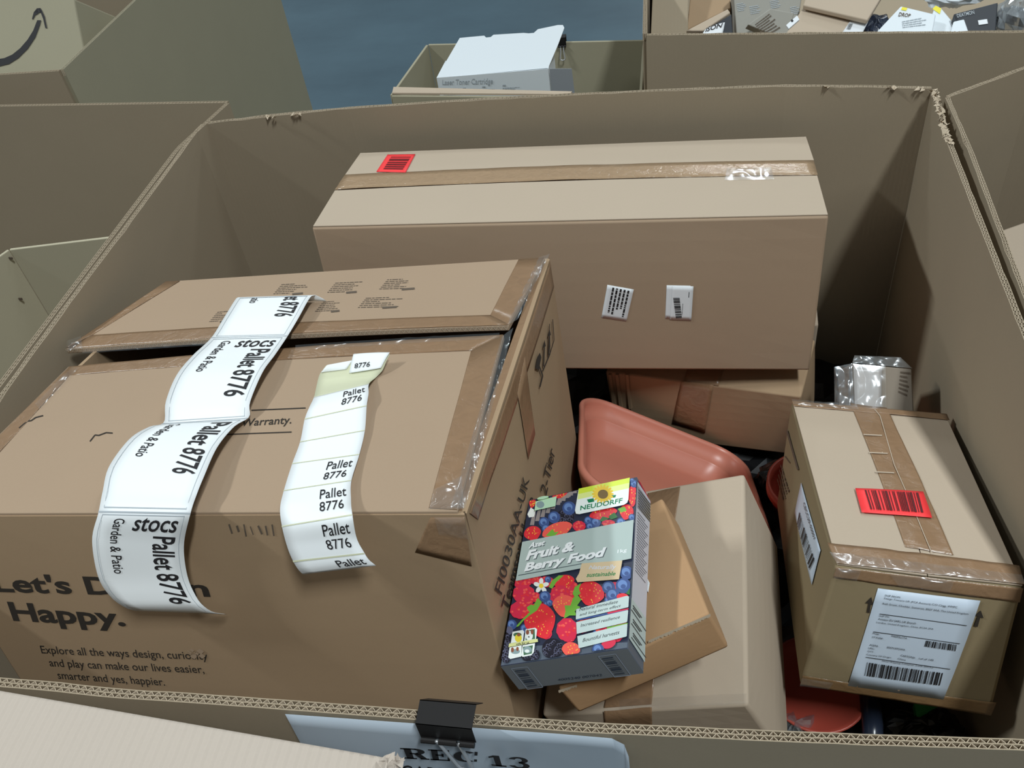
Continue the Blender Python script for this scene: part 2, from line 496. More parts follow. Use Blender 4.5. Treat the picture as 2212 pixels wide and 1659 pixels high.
def wall(pbox, name, path, z0, t=0.007, mat=None, edge_mat=None, pitch=0.0066, flutes=2, rough=0.0, seed=1, inside_left=True, parts=True):
    """double-wall corrugated panel along a rim path; the path is the inner face, thickness grows to the right of travel"""
    mat = mat or M['kraft_in']; edge_mat = edge_mat or M['kraft_edge']
    P = [Vector(p) for p in path]; n = len(P); N = []
    for k in range(n):
        d = P[min(k + 1, n - 1)] - P[max(k - 1, 0)]; d.z = 0; d.normalize()
        N.append(Vector((d.y, -d.x, 0)))
    S = [0.0]
    for k in range(1, n): S.append(S[-1] + (P[k] - P[k - 1]).length)
    def along(s, w, dz=0.0):
        k = 0
        while k < n - 2 and S[k + 1] < s: k += 1
        f = (s - S[k]) / max(S[k + 1] - S[k], 1e-9)
        p = P[k].lerp(P[k + 1], f) + N[k].lerp(N[k + 1], f) * w
        return Vector((p.x, p.y, p.z + dz))
    mb = MB(); core = 0.014
    steps = max(6, int(S[-1] / 0.02))
    r = random.Random(seed)
    def strip(w0, w1, zt, zb_abs, dj=0.0, mi=0, st=steps):
        prev = None
        for k in range(st + 1):
            s = S[-1] * k / st; dz = -abs(r.gauss(0, dj)) if dj else 0
            a, b = along(s, w0, zt + dz), along(s, w1, zt + dz)
            lo = (lambda q: Vector((q.x, q.y, z0))) if zb_abs else (lambda q: Vector((q.x, q.y, q.z - zt - dz - core)))
            cur = (a, b, lo(a), lo(b))
            if prev:
                pa, pb, pc, pd = prev
                mb.hexa([pc, cur[2], cur[3], pd, pa, cur[0], cur[1], pb], mi)
            prev = cur
    strip(0, t, -core, True)
    lt = 0.0009
    for w in (0, t / 2 - lt / 2, t - lt): strip(w, w + lt, 0, False, rough, 0, steps)
    body = mb.build(name, mat, pbox, recalc=True)
    if parts:
        mb = MB()
        for ly in range(flutes):
            w0 = lt + ly * (t / 2 - lt / 2) - 0.0003; w1 = w0 + t / 2 - lt * 1.5 + 0.0006
            m = int(S[-1] / (pitch / 2)); prev = None
            for k in range(m + 1):
                s = S[-1] * k / m; w = (w0, w1)[k % 2]
                hh = 0.00028
                a, b = along(max(s - hh, 0), w, -0.0006), along(s + hh, w, -0.0006)
                cur = (a, b, a - Vector((0, 0, core - 0.001)), b - Vector((0, 0, core - 0.001)))
                if prev: mb.hexa([prev[2], cur[2], cur[3], prev[3], prev[0], cur[0], cur[1], prev[1]])
                prev = cur
        mb.build('fluting', edge_mat, body, recalc=True)
        # liner lips caught by the light
    return body

# ------------------------------------------------------------------ floor
mb = MB(); mb.quad(Vector((-9, -4, 0)), Vector((9, -4, 0)), Vector((9, 14, 0)), Vector((-9, 14, 0)))
fl = mb.build('floor', M['floor']); fl['kind'] = 'structure'

# ------------------------------------------------------------------ main pallet box
W = 0.558
pal = thing('pallet_box', 'large open cardboard pallet box in the middle holding all the returned cartons', 'pallet box', (0, 0.48, 0))
wall(pal, 'front_panel', [(0.565, 0.006, 1), (0.45, 0.005, 1), (0.35, 0.001, 1), (0.28, -0.0015, 1), (0.2155, -0.003, 1), (0.15, -0.005, 1), (0.05, -0.0048, 1),
     (-0.05, -0.0041, 1), (-0.19, -0.0038, 1), (-0.25, -0.0044, 1), (-0.305, -0.0023, 1), (-0.36, -0.0018, 1), (-0.565, 0, 1)][::-1], 0.0, t=0.0085, rough=0.0004, pitch=0.0068)
wall(pal, 'side_panel', [(-W, 0.975, 1), (-0.561, 0.95, 1), (-0.559, 0.72, 1), (-0.56, 0.5, 1), (-0.557, 0.3, 1), (-0.558, 0.0, 1)], 0.0, seed=2, rough=0.0006)
wall(pal, 'back_panel', [(0.5675, 0.9765, 1), (0.4856, 0.989, 1), (0.363, 1.0055, 1), (0.22, 1.0096, 1), (0.06, 1.0108, 1), (-0.0977, 1.0108, 1), (-0.3255, 1.003, 1), (-0.45, 0.991, 1), (-W, 0.975, 1)], 0.0, seed=3, rough=0.0008)
wall(pal, 'side_panel', [(0.558, 0.0, 1), (0.556, 0.25, 1), (0.556, 0.43, 1), (0.557, 0.65, 1), (0.559, 0.85, 1), (0.568, 0.975, 1)], 0.0, seed=4, rough=0.0008)
mb = MB()   # torn lip on the right corner
r = random.Random(5)
for k in range(110):
    p = at_z(2018 + k * 0.30 + r.uniform(-6, 7), 198 + k * 1.05, 1.0)
    a = r.uniform(0, 6.28); s = r.uniform(0.0015, 0.0045)
    mb.poly([p + Vector((math.cos(a) * s, math.sin(a) * s, r.uniform(0, .004))), p + Vector((math.cos(a + 2.2) * s, math.sin(a + 2.2) * s, r.uniform(-.002, .006))), p + Vector((math.cos(a + 4) * s, math.sin(a + 4) * s, r.uniform(-.004, .002)))])
mb.build('torn_edge', M['kraft_edge'], pal)

for (u, v) in ((1783, 187), (1925, 190), (1990, 192), (640, 247), (585, 252)):
    mb = MB()
    for k in range(7):
        p = at_z(u + r.uniform(-9, 9), v + r.uniform(-1, 3), 1.0); a = r.uniform(0, 6.28); q_ = r.uniform(0.002, 0.005)
        mb.poly([p + Vector((math.cos(a) * q_, math.sin(a) * q_, 0.001)), p + Vector((math.cos(a + 2.2) * q_, math.sin(a + 2.2) * q_, .003)), p + Vector((math.cos(a + 4) * q_, math.sin(a + 4) * q_, -.002))])
    mb.build('torn_edge', M['kraft_edge'], pal)

# ------------------------------------------------------------------ black sheeting at the bottom of the load
mb = MB(); n = 40; g = []
r = random.Random(11)
for j in range(n + 1):
    g.append([])
    for i in range(n + 1):
        x = -0.545 + 1.09 * i / n; y = 0.02 + 0.93 * j / n
        z = 0.505 + 0.03 * noise.noise(Vector((x * 9, y * 9, 1))) + 0.016 * noise.noise(Vector((x * 28, y * 28, 4)))
        g[-1].append(Vector((x, y, z)))
for j in range(n):
    for i in range(n): mb.quad(g[j][i], g[j][i + 1], g[j + 1][i + 1], g[j + 1][i])
bs = mb.build('plastic_sheet', M['blackbag'], None, (0, 0.48, 0.5), weld=True)
tag(bs, 'crumpled black plastic sheet underneath the cartons at the bottom of the pallet box', 'plastic sheet')

# ------------------------------------------------------------------ long carton at the back
LC = Carton({'000': (-0.2988, 0.6754, 0.7300), '100': (0.3981, 0.6773, 0.7255), '010': (-0.2997, 0.9272, 0.7013), '110': (0.3973, 0.9291, 0.6968),
             '001': (-0.2973, 0.7032, 0.9737), '101': (0.3997, 0.7051, 0.9692), '011': (-0.2982, 0.9550, 0.9450), '111': (0.3988, 0.9569, 0.9405)}, bulge=0.004)
t = thing('long_carton', 'long tan carton lying across the back, red barcode sticker and tape on its top', 'carton', LC.centre)
LC.body('body', M['kraft_warm'], t)
f = LC.top
for q in ([(779, 333), (1741, 298), (1758, 349), (746, 380)], [(724, 414), (1765, 382), (1788, 466), (677, 491)]):
    slab('lid_flap', f, f.q(*q), M['kraft_tan'], t, 0.0002, 0.0022, bevel=0.0005)
sheet('tape', f, f.q((746, 381), (1757, 350), (1766, 382), (724, 413)), M['tape_lc'], t, off=0.0030, nx=60, ny=4, wob=0.0012)
crinkle('tape_glare_film', f, f.q((1570, 368), (1665, 366), (1672, 392), (1565, 394)), t, 12, 4, 0.0012, 0.0034, 3, M['film'])
st = sheet('barcode_sticker', f, f.q((838, 338), (898, 337), (877, 377), (814, 375)), M['red'], t, off=0.0034)
bars('barcode', f, f.q((846, 343), (889, 343), (871, 371), (829, 370)), M['red_ink'], st, n=13, seed=4, off=0.0038, vertical=False)
f = LC.front
lb = sheet('small_label', f, f.q((1312, 615), (1369, 625), (1353, 694), (1299, 686)), M['label'], t, off=0.0005)
mb = MB(); add_fine_print(mb, f, f.q((1362, 628), (1348, 689), (1309, 682), (1321, 620)), 5, 3, off=0.0008, fill=0.5); mb.build('fine_print', M['ink'], lb)
lb = sheet('small_label', f, f.q((1440, 616), (1492, 617), (1487, 690), (1437, 688)), M['label'], t, off=0.0005)
lb = sheet('small_label', f, f.q((1452, 617), (1498, 618), (1493, 692), (1447, 690)), M['label'], t, off=0.0009)
bars('barcode', f, f.q((1454, 642), (1468, 642), (1473, 686), (1460, 687)), M['ink'], lb, n=22, seed=8, off=0.0012, vertical=False)
mb = MB(); add_fine_print(mb, f, f.q((1476, 655), (1474, 682), (1472, 682), (1474, 655)), 1, 3, off=0.0012); add_fine_print(mb, f, f.q((1490, 630), (1489, 645), (1486, 645), (1487, 630)), 1, 5, off=0.0012); mb.build('fine_print', M['ink'], lb)

# ------------------------------------------------------------------ carton standing behind it on the right (only its edge shows)
p = at_y(1769, 706, 0.86)
BC = Carton({'000': (0.16, 0.865, 0.56), '100': (p.x, 0.865, 0.56), '010': (0.16, 0.972, 0.56), '110': (p.x, 0.972, 0.56),
             '001': (0.16, 0.865, p.z), '101': (p.x, 0.865, p.z), '011': (0.16, 0.972, p.z + 0.03), '111': (p.x, 0.972, p.z + 0.03)}, bulge=0)
t = thing('carton', 'tan carton mostly hidden beneath the right end of the long carton at the back', 'carton', BC.centre)
BC.body('body', M['kraft_tan'], t)

# ------------------------------------------------------------------ crumpled carton under the long one
MC = Carton({'000': (0.1129, 0.7457, 0.5258), '100': (0.4020, 0.6672, 0.5521), '010': (0.1435, 0.8615, 0.5338), '110': (0.4327, 0.7829, 0.5601),
             '001': (0.0989, 0.7400, 0.6619), '101': (0.3881, 0.6615, 0.6882), '011': (0.1296, 0.8557, 0.6699), '111': (0.4188, 0.7772, 0.6963)},
            fix={'001': (1308, 803), '101': (1731, 857), '000': (1330, 935)}, bulge=0.004)
t = thing('carton', 'brown taped carton wedged under the long carton, above the terracotta planter', 'carton', MC.centre)
MC.body('body', M['kraft_brown'], t)
f = MC.front
sheet('tape', f, f.q((1472, 822), (1542, 831), (1523, 935), (1452, 915)), M['tape'], t, off=0.001, wob=0.0006)
sheet('tape', MC.top, [(0.42, 0), (0.60, 0), (0.60, 1), (0.42, 1)], M['tape'], t, off=0.001)
mb = MB()
for x0, x1 in ((1316, 1326), (1331, 1340), (1353, 1360)):
    add_sheet(mb, f, f.q((x0, 806), (x0 + 6, 807), (x1 + 6, 880), (x1, 880)), 0.004, 0.004, 2, 6, 0)
mb.build('creased_fold', M['kraft_brown'], t, weld=True)

# ------------------------------------------------------------------ big taped carton on the left
TC = Carton({'000': (-0.5171, 0.0793, 0.6406), '100': (0.0570, 0.0740, 0.6794), '010': (-0.5056, 0.5860, 0.5394), '110': (0.0685, 0.5807, 0.5782),
             '001': (-0.5415, 0.1541, 1.0124), '101': (0.0325, 0.1488, 1.0512), '011': (-0.5300, 0.6608, 0.9112), '111': (0.0441, 0.6555, 0.9500)},
            fix={'101': (1007, 1112), '111': (1188, 558), '011': (358, 614)}, bulge=0.004, nearer=0.97)
t = tc = thing('printed_carton', 'big brown taped carton on the left with slogan printing on its front', 'carton', TC.centre)
TC.body('body', M['kraft_brown'], t, faces='front right left back bottom', bevel=0.0015, solid=0.005)
f = TC.top
bf = f.q((362, 616), (1178, 566), (1100, 713), (146, 762))
ff = f.q((150, 796), (1089, 728), (990, 1110), (-172, 1114))
fb_ = slab('lid_flap', f, bf, M['kraft_warm'], t, -0.001, 0.006, 14, 8, bevel=0.001)
ff_ = slab('lid_flap', f, ff, M['kraft_warm'], t, -0.004, 0.003, 14, 8, bevel=0.001)
# fluted edge of the back flap along the gap
mb = MB(); m = 190
for k in range(m):
    x0, x1 = k / m, (k + 1) / m
    z0, z1 = (0.0005, 0.0052) if k % 2 else (0.0052, 0.0005)
    A = bil(bf, x0, 1.0); B = bil(bf, x1, 1.0)
    e = 0.0016
    mb.quad(f.pt(A[0], A[1] + e, z0), f.pt(B[0], B[1] + e, z1), f.pt(B[0], B[1] + e, z1 + 0.0009), f.pt(A[0], A[1] + e, z0 + 0.0009))
mb.build('fluting', M['kraft_edge'], fb_)
# tapes on the flaps
def tp(surf, *px, off=0.0066, mat='tape', par=t, **k): return sheet('tape', surf, surf.q(*px), M[mat], par, off=off, nx=k.pop('nx', 24), ny=k.pop('ny', 6), wob=k.pop('wob', 0.0007), **k)
tp(f, (1122, 570), (1177, 566), (1100, 712), (1061, 691))
tp(f, (203, 733), (1061, 691), (1099, 713), (148, 761), nx=40)
tp(f, (362, 617), (392, 616), (203, 733), (148, 760))
tp(f, (151, 797), (1088, 729), (1019, 763), (150, 816), off=0.0036, nx=40)
tp(f, (1019, 763), (1088, 729), (990, 1108), (928, 1104), off=0.0036)
tp(f, (151, 798), (152, 817), (-90, 1085), (-165, 1110), off=0.0036)
slab('folded_edge', f, f.q((1166, 566), (1187, 559), (1006, 1111), (972, 1110)), M['tape'], t, -0.006, -0.0005, 6, 30)
f = TC.front
tp(f, (930, 1117), (1004, 1116), (1019, 1222), (897, 1192), off=0.0007, wob=0.0002)
f = TC.right
tp(f, (1012, 1108), (1187, 566), (1195, 620), (1030, 1122), off=0.0012)
tp(f, (1116, 850), (1131, 770), (1153, 938), (1139, 992), off=0.0014)
# printing
f = TC.front
text('slogan_lettering', f, f.q((-24, 1236), (444, 1250), (459, 1300), (-4, 1290)), "Let's Design", M['ink_card'], t, off=0.0004, bold=0.028, cut=6)
text('slogan_lettering', f, f.q((15, 1299), (262, 1314), (277, 1364), (34, 1353)), "Happy.", M['ink_card'], t, off=0.0004, bold=0.03, cut=4)
for s, q in (("Explore all the ways design, curiosity", ((86, 1394), (446, 1408), (452, 1430), (92, 1416))),
             ("and play can make our lives easier,", ((104, 1422), (438, 1437), (444, 1459), (110, 1444))),
             ("smarter and yes, happier.", ((122, 1449), (353, 1464), (359, 1486), (128, 1471)))):
    text('small_lettering', f, f.q(*q), s, M['ink_card'], t, off=0.0004, bold=0.006, cut=3)
mb = MB(); r = random.Random(4)   # scraped spot that ate part of the slogan
for k in range(9):
    x, y = 408 + k * 3.6, 1408 + r.uniform(-6, 10); w = r.uniform(3, 9)
    add_shape(mb, f, [f.inv(x - w, y), f.inv(x - 1, y - w * .7), f.inv(x + w, y + 1), f.inv(x + 2, y + w * .8)], 0.0009)
mb.build('scraped_spot', M['kraft_warm'], t)
mb = MB(); r = random.Random(3)
for x in (495, 512, 527, 541, 558, 574, 588):
    add_line(mb, f, (x, 1134 + r.uniform(-4, 4)), (x + r.uniform(4, 9), 1152 + r.uniform(-4, 6)), r.uniform(2, 5), 0.0004)
mb.build('scuff_mark', M['ink_soft'], t)
f = TC.top
text('small_lettering', f, f.q((527, 911), (634, 904), (630, 926), (520, 932)), "Warranty.", M['ink_card'], t, bold=0.012, off=0.0034, cut=2)
for a, b in (((545, 892), (662, 887)), ((470, 945), (632, 939))):
    mb = MB(); add_line(mb, f, a, b, 2.4, 0.0034); mb.build('printed_rule', M['ink_card'], t)
for pts in (((44, 930), (62, 915), (70, 914), (80, 907), (96, 903)), ((197, 959), (208, 945), (216, 946), (232, 940), (246, 941))):
    mb = MB()
    for a, b in zip(pts, pts[1:]): add_line(mb, f, a, b, 2.6, 0.0034)
    mb.build('crack', M['ink_card'], t)
for k, (x, y, w) in enumerate(((600, 622, 62), (716, 619, 62), (828, 612, 76), (690, 660, 50), (782, 652, 84), (462, 682, 30))):
    mb = MB(); add_fine_print(mb, f, f.q((x + 12, y), (x + w + 14, y - 3), (x + w, y + 22), (x - 8, y + 24)), 6, k + 20, off=0.0064, ragged=0.6, fill=0.32)
    add_line(mb, f, (x + w * .55, y + 23), (x + w * .92, y + 21), 4, 0.0065)
    mb.build('fine_print', M['ink_soft'], t)
f = TC.right
text('model_lettering', f, f.q((1064, 1272), (1126, 1026), (1140, 1036), (1079, 1286)), "FI0030AA-UK", M['ink_card'], t, off=0.0022, bold=0.004, cut=3)
text('model_lettering', f, f.q((1078, 1308), (1137, 1068), (1152, 1079), (1093, 1322)), "Teamson Home", M['ink_card'], t, off=0.0022, bold=0.012, cut=3)
text('model_lettering', f, f.q((1096, 1350), (1183, 962), (1196, 976), (1110, 1366)), "Garden Bench 2-Tier", M['ink_card'], t, off=0.0022, bold=0.008, cut=3)
mb = MB()   # handling marks: umbrella, upward arrows, glass
def S(*px): add_shape(mb, f, [f.inv(*p) for p in px], 0.0024)
S((1152, 796), (1156, 772), (1162, 762), (1165, 772), (1160, 800)); add_line(mb, f, (1158, 784), (1168, 812), 3, 0.0024); add_line(mb, f, (1162, 836), (1168, 812), 3, 0.0024)
for dx in (0, 11):
    add_line(mb, f, (1170 + dx, 792 - dx * 2.2), (1172 + dx, 742 - dx * 2.2), 2.5, 0.0024)
    S((1168 + dx, 752 - dx * 2.2), (1172 + dx, 734 - dx * 2.2), (1175 + dx, 748 - dx * 2.2))
add_line(mb, f, (1168, 802), (1184, 764), 2.5, 0.0024)
add_line(mb, f, (1184, 764), (1183, 700), 1.5, 0.0024); add_line(mb, f, (1184, 764), (1193, 735), 1.5, 0.0024); add_line(mb, f, (1193, 735), (1190, 690), 1.5, 0.0024)
mb.build('handling_mark', M['ink_card'], t)
# crumpled clear film on its corners and along the right edge
crinkle('clear_tape', TC.top, TC.top.q((940, 1070), (1000, 1040), (1005, 1112), (930, 1112)), t, 14, 8, 0.006, 0.006, 1)
crinkle('clear_tape', TC.front, TC.front.q((940, 1112), (1006, 1112), (1014, 1160), (950, 1150)), t, 12, 6, 0.004, 0.003, 2)
crinkle('clear_tape', TC.top, TC.top.q((1085, 735), (1110, 715), (1007, 1105), (975, 1105)), t, 5, 34, 0.005, 0.004, 3)
crinkle('clear_tape', TC.top, TC.top.q((1165, 566), (1189, 558), (1120, 700), (1094, 715)), t, 4, 18, 0.006, 0.006, 4)
crinkle('clear_tape', TC.top, TC.top.q((150, 748), (180, 738), (184, 764), (150, 770)), t, 6, 5, 0.006, 0.008, 6)
crinkle('clear_tape', TC.top, TC.top.q((180, 758), (620, 732), (620, 742), (180, 768)), t, 40, 1, 0.002, 0.003, 7, M['film_thin'])
crinkle('clear_tape', TC.top, TC.top.q((640, 752), (1080, 726), (1080, 738), (640, 764)), t, 40, 1, 0.003, 0.004, 8, M['film_thin'])
crinkle('clear_tape', TC.top, TC.top.q((80, 880), (160, 800), (175, 802), (90, 892)), t, 10, 2, 0.004, 0.005, 9, M['film_thin'])

# ------------------------------------------------------------------ right hand carton with shipping label
RC = Carton({'000': (0.3364, 0.1567, 0.7737), '100': (0.5114, 0.1496, 0.7591), '010': (0.3408, 0.4682, 0.6761), '110': (0.5158, 0.4612, 0.6615),
             '001': (0.3505, 0.2027, 0.9212), '101': (0.5256, 0.1956, 0.9066), '011': (0.3549, 0.5142, 0.8236), '111': (0.5300, 0.5072, 0.8090)},
            fix={'011': (1709, 869), '111': (2044, 899), '101': (2211, 1269), '001': (1806, 1223), '000': (1727, 1479), '100': (2140, 1545)}, bulge=0.003, nearer=1.04)
t = thing('carton', 'tipped brown carton in the right corner with a white shipping label on its front', 'carton', RC.centre)
RC.body('body', M['kraft_khaki'], t, bevel=0.004)
f = RC.top
slab('lid_flap', f, f.q((1712, 872), (1878, 885), (2002, 1246), (1808, 1221)), M['kraft_tan'], t, 0.0002, 0.0022, bevel=0.0005)
slab('lid_flap', f, f.q((1880, 885), (2042, 900), (2208, 1267), (2004, 1246)), M['kraft_tan'], t, 0.0002, 0.0020, bevel=0.0005)
tp(f, (1836, 876), (1914, 885), (2058, 1204), (1954, 1186), off=0.0030, par=t, ny=24, wob=0.001)
tp(f, (1786, 1178), (2200, 1228), (2211, 1268), (1806, 1222), off=0.0034, par=t, wob=0.001)
tp(f, (1709, 870), (2044, 899), (2050, 912), (1714, 882), off=0.0034, par=t)
mb = MB()
for pts in (((1888, 890), (1900, 905), (1930, 1010), (1965, 1090), (2010, 1200)),):
    for a, b in zip(pts, pts[1:]): add_line(mb, f, a, b, 1.8, 0.0042)
for y, x in ((945, 1864), (984, 1876), (1026, 1890)): add_line(mb, f, (x, y), (x + 40, y + 2), 2.6, 0.0042)
mb.build('tape_crease', M['kraft_tan'], t)
st = sheet('barcode_sticker', f, f.q((1846, 1063), (1992, 1070), (2011, 1127), (1860, 1115)), M['red'], t, off=0.0052, wob=0.0004)
bars('barcode', f, f.q((1866, 1068), (1981, 1074), (1992, 1117), (1879, 1110)), M['red_ink'], st, n=22, seed=5, off=0.0060)
f = RC.front
lb = sheet('shipping_label', f, f.q((1896, 1269), (2117, 1296), (2037, 1509), (1831, 1479)), M['label_blue'], t, off=0.0014, wob=0.0004)
bars('barcode', f, f.q((1873, 1427), (2036, 1450), (2029, 1477), (1867, 1456)), M['ink'], lb, n=40, seed=6, off=0.0024)
bars('barcode', f, f.q((2000, 1380), (2065, 1389), (2063, 1403), (1996, 1393)), M['ink'], lb, n=26, seed=7, off=0.0024)
def Z(x, y): return (1780 + x / 5.028, 1230 + y / 5.028)
for s, a, b, c, d in (("SHIP FROM:", (660, 256), (830, 280), (826, 298), (656, 276)),
                      ("Design Toscano UK (FCA Account) C/O Clegg, WMPC", (652, 288), (1445, 385), (1440, 412), (648, 310)),
                      ("Bath Street, Cheddar, Somerset, BS27 3AA, The United Kingdom", (636, 345), (1565, 458), (1560, 482), (632, 368)),
                      ("SHIP TO:", (598, 478), (710, 492), (706, 510), (594, 496)),
                      ("Amazon EU SARL UK Branch", (588, 510), (996, 558), (992, 580), (584, 530)),
                      ("London, United Kingdom, China, EC2A 2FA", (570, 548), (1185, 622), (1180, 642), (566, 570)),
                      ("PO#:", (530, 668), (600, 680), (596, 698), (526, 688)), ("W60F0LCTA", (728, 694), (900, 722), (896, 742), (724, 714)),
                      ("STYLE#:", (522, 708), (642, 724), (638, 744), (518, 728)),
                      ("ASIN:", (494, 792), (590, 806), (586, 826), (490, 812)), ("B007VXPGWA", (686, 818), (880, 846), (876, 866), (682, 838)),
                      ("UPC:", (482, 826), (548, 838), (544, 856), (478, 846)), ("QTY:", (472, 862), (540, 872), (536, 890), (468, 880)),
                      ("CARTON#:", (832, 906), (990, 932), (986, 954), (828, 928)), ("1of of 140", (1030, 940), (1186, 958), (1182, 978), (1026, 958)),
                      ("Country Of Origin", (460, 896), (728, 932), (724, 952), (456, 918)), ("China", (800, 942), (886, 956), (882, 974), (796, 960)),
                      ("Serial Shipping Container Code (SSCC)", (630, 966), (1180, 1040), (1176, 1060), (626, 986))):
    text('address_line', f, f.q(Z(*a), Z(*b), Z(*c), Z(*d)), s, M['ink'], lb, off=0.0024, cut=2)
mb = MB()
for a, b in (((600, 466), (1545, 594)), ((532, 660), (1470, 790)), ((450, 936), (1365, 1066))): add_line(mb, f, Z(*a), Z(*b), 1.2, 0.0024)
mb.build('ruled_line', M['ink'], lb)
for qs in ((((1869, 1301), (1882, 1288), (1886, 1305)), ((1876, 1301), (1881, 1303), (1878, 1323), (1872, 1321))),
           (((2106, 1328), (2118, 1317), (2124, 1334)), ((2111, 1330), (2117, 1332), (2111, 1353), (2103, 1351)))):
    mb = MB()
    for q in qs: add_shape(mb, f, [f.inv(*p) for p in q], 0.0012)
    mb.build('up_arrow', M['ink_card'], t)
tp(f, (1734, 1458), (2152, 1516), (2140, 1544), (1728, 1478), off=0.0012, par=t, mat='tape_dark')
tp(f, (1806, 1224), (2210, 1270), (2202, 1300), (1800, 1246), off=0.0010, par=t, mat='tape')
f = RC.left
lb = sheet('barcode_label', f, f.q((1733, 1043), (1775, 1189), (1756, 1264), (1719, 1108)), M['label_blue'], t, off=0.0014)
bars('barcode', f, f.q((1731, 1106), (1764, 1210), (1753, 1232), (1726, 1132)), M['ink'], lb, n=24, seed=9, off=0.0024)
text('lettering', f, f.q((1742, 1084), (1766, 1162), (1762, 1166), (1739, 1090)), "CBCC20-00001", M['ink'], lb, off=0.0024)
mb = MB(); add_line(mb, f, (1702, 930), (1726, 1015), 4, 0.0014); add_line(mb, f, (1697, 985), (1708, 1000), 2, 0.0014)
add_fine_print(mb, f, f.q((1690, 1000), (1712, 1070), (1696, 1100), (1680, 1040)), 4, 9, 0.0014); mb.build('faded_print', M['ink_soft'], t)
crinkle('clear_tape', RC.top, RC.top.q((1790, 1200), (2205, 1250), (2212, 1270), (1806, 1224)), t, 40, 3, 0.004, 0.0045, 12)
crinkle('clear_tape', RC.front, RC.front.q((1920, 1236), (2060, 1250), (2050, 1275), (1940, 1262)), t, 14, 4, 0.005, 0.003, 13)
crinkle('clear_tape', RC.front, RC.front.q((1806, 1224), (1860, 1230), (1850, 1252), (1800, 1246)), t, 8, 4, 0.005, 0.002, 14)
crinkle('clear_tape', RC.top, RC.top.q((1709, 869), (1850, 882), (1854, 892), (1713, 880)), t, 16, 2, 0.004, 0.0045, 15)
crinkle('clear_tape', RC.front, RC.front.q((1732, 1462), (1800, 1472), (1790, 1486), (1727, 1479)), t, 8, 3, 0.003, 0.002, 16)

# ------------------------------------------------------------------ tilted carton under the plant food
UC = Carton({'000': (0.1219, 0.1269, 0.6060), '100': (0.3287, 0.1161, 0.6803), '010': (0.1302, 0.3978, 0.6223), '110': (0.3370, 0.3870, 0.6966),
             '001': (0.0705, 0.1199, 0.7482), '101': (0.2773, 0.1091, 0.8225), '011': (0.0788, 0.3908, 0.7645), '111': (0.2856, 0.3800, 0.8388)},
            fix={'111': (1608, 1023), '101': (1615, 1523), '110': (1680, 1180)}, bulge=0.004)
t = thing('carton', 'tilted tan carton lying under the plant food packet and the torn brown carton', 'carton', UC.centre)
UC.body('body', M['kraft_tan'], t, bevel=0.004)
f = UC.top
tp(f, (1400, 1066), (1470, 1052), (1408, 1522), (1305, 1530), off=0.001, par=t, mat='tape')
f = UC.front
tp(f, (1305, 1534), (1408, 1526), (1412, 1640), (1312, 1640), off=0.001, par=t, mat='tape')
crinkle('clear_tape', UC.top, UC.top.q((1340, 1512), (1615, 1500), (1616, 1522), (1340, 1536)), t, 24, 2, 0.003, 0.002, 21, M['film_thin'])

# ------------------------------------------------------------------ torn brown carton between
SB = Carton({'000': (0.1185, 0.0837, 0.8290), '100': (0.2575, 0.1342, 0.8846), '010': (0.0885, 0.2478, 0.7985), '110': (0.2125, 0.2983, 0.8481),
             '001': (0.1001, 0.0880, 0.8711), '101': (0.2391, 0.1385, 0.9267), '011': (0.0721, 0.2541, 0.8400), '111': (0.1941, 0.3026, 0.8902)},
            fix={'101': (1532, 1325), '111': (1430, 1075), '100': (1575, 1398), '000': (1250, 1540), '001': (1206, 1489)}, bulge=0.002)
t = thing('flat_carton', 'small flat brown carton with a torn edge, directly beneath the plant food packet', 'carton', SB.centre)
SB.body('body', M['kraft_orange'], t)
f = SB.top
mb = MB(); r = random.Random(7)
for k in range(60):
    x, y = 1400 + 132 * k / 60, 1382 - 57 * k / 60
    w = r.uniform(1, 5); add_shape(mb, SB.front, [SB.front.inv(x, y), SB.front.inv(x + 4, y - 2), SB.front.inv(x + 4, y - 2 + w + 3), SB.front.inv(x, y + w + 3)], 0.001)
mb.build('torn_edge', M['kraft_edge'], t); mb = MB()
for k in range(14):
    x, y = 1206 + 40 * k / 14, 1489 - 12 * k / 14
    add_shape(mb, SB.front, [SB.front.inv(x, y), SB.front.inv(x + 3, y - 1), SB.front.inv(x + 3, y + r.uniform(3, 7)), SB.front.inv(x, y + r.uniform(3, 7))], 0.001)
mb.build('torn_edge', M['kraft_edge'], t)
lb = sheet('white_tag', f, f.q((1392, 1235), (1405, 1262), (1402, 1282), (1390, 1270)), M['label'], t, off=0.002)

# ------------------------------------------------------------------ terracotta trough
PLc = {k: Vector(v) for k, v in {'001': (0.0732, 0.4321, 0.7684), '101': (0.3388, 0.4072, 0.6426), '011': (0.0474, 0.7051, 0.6600), '111': (0.3130, 0.6803, 0.5342)}.items()}
ex = (PLc['111'] - PLc['011']); ey = (PLc['001'] - PLc['011']); Wp, Dp = ex.length - 0.008, ey.length
ex.normalize(); ey.normalize(); ez = ey.cross(ex).normalized()
if ez.z < 0: ez = -ez
cen = sum(PLc.values(), Vector()) / 4 + ex * 0.010
def rrect(w, d, rad, n=10):
    pts = []
    for cx, cy, a0 in ((w / 2 - rad, d / 2 - rad, 0), (-w / 2 + rad, d / 2 - rad, 90), (-w / 2 + rad, -d / 2 + rad, 180), (w / 2 - rad, -d / 2 + rad, 270)):
        for k in range(n + 1):
            a = math.radians(a0 + 90 * k / n); pts.append((cx + rad * math.cos(a), cy + rad * math.sin(a)))
    return pts
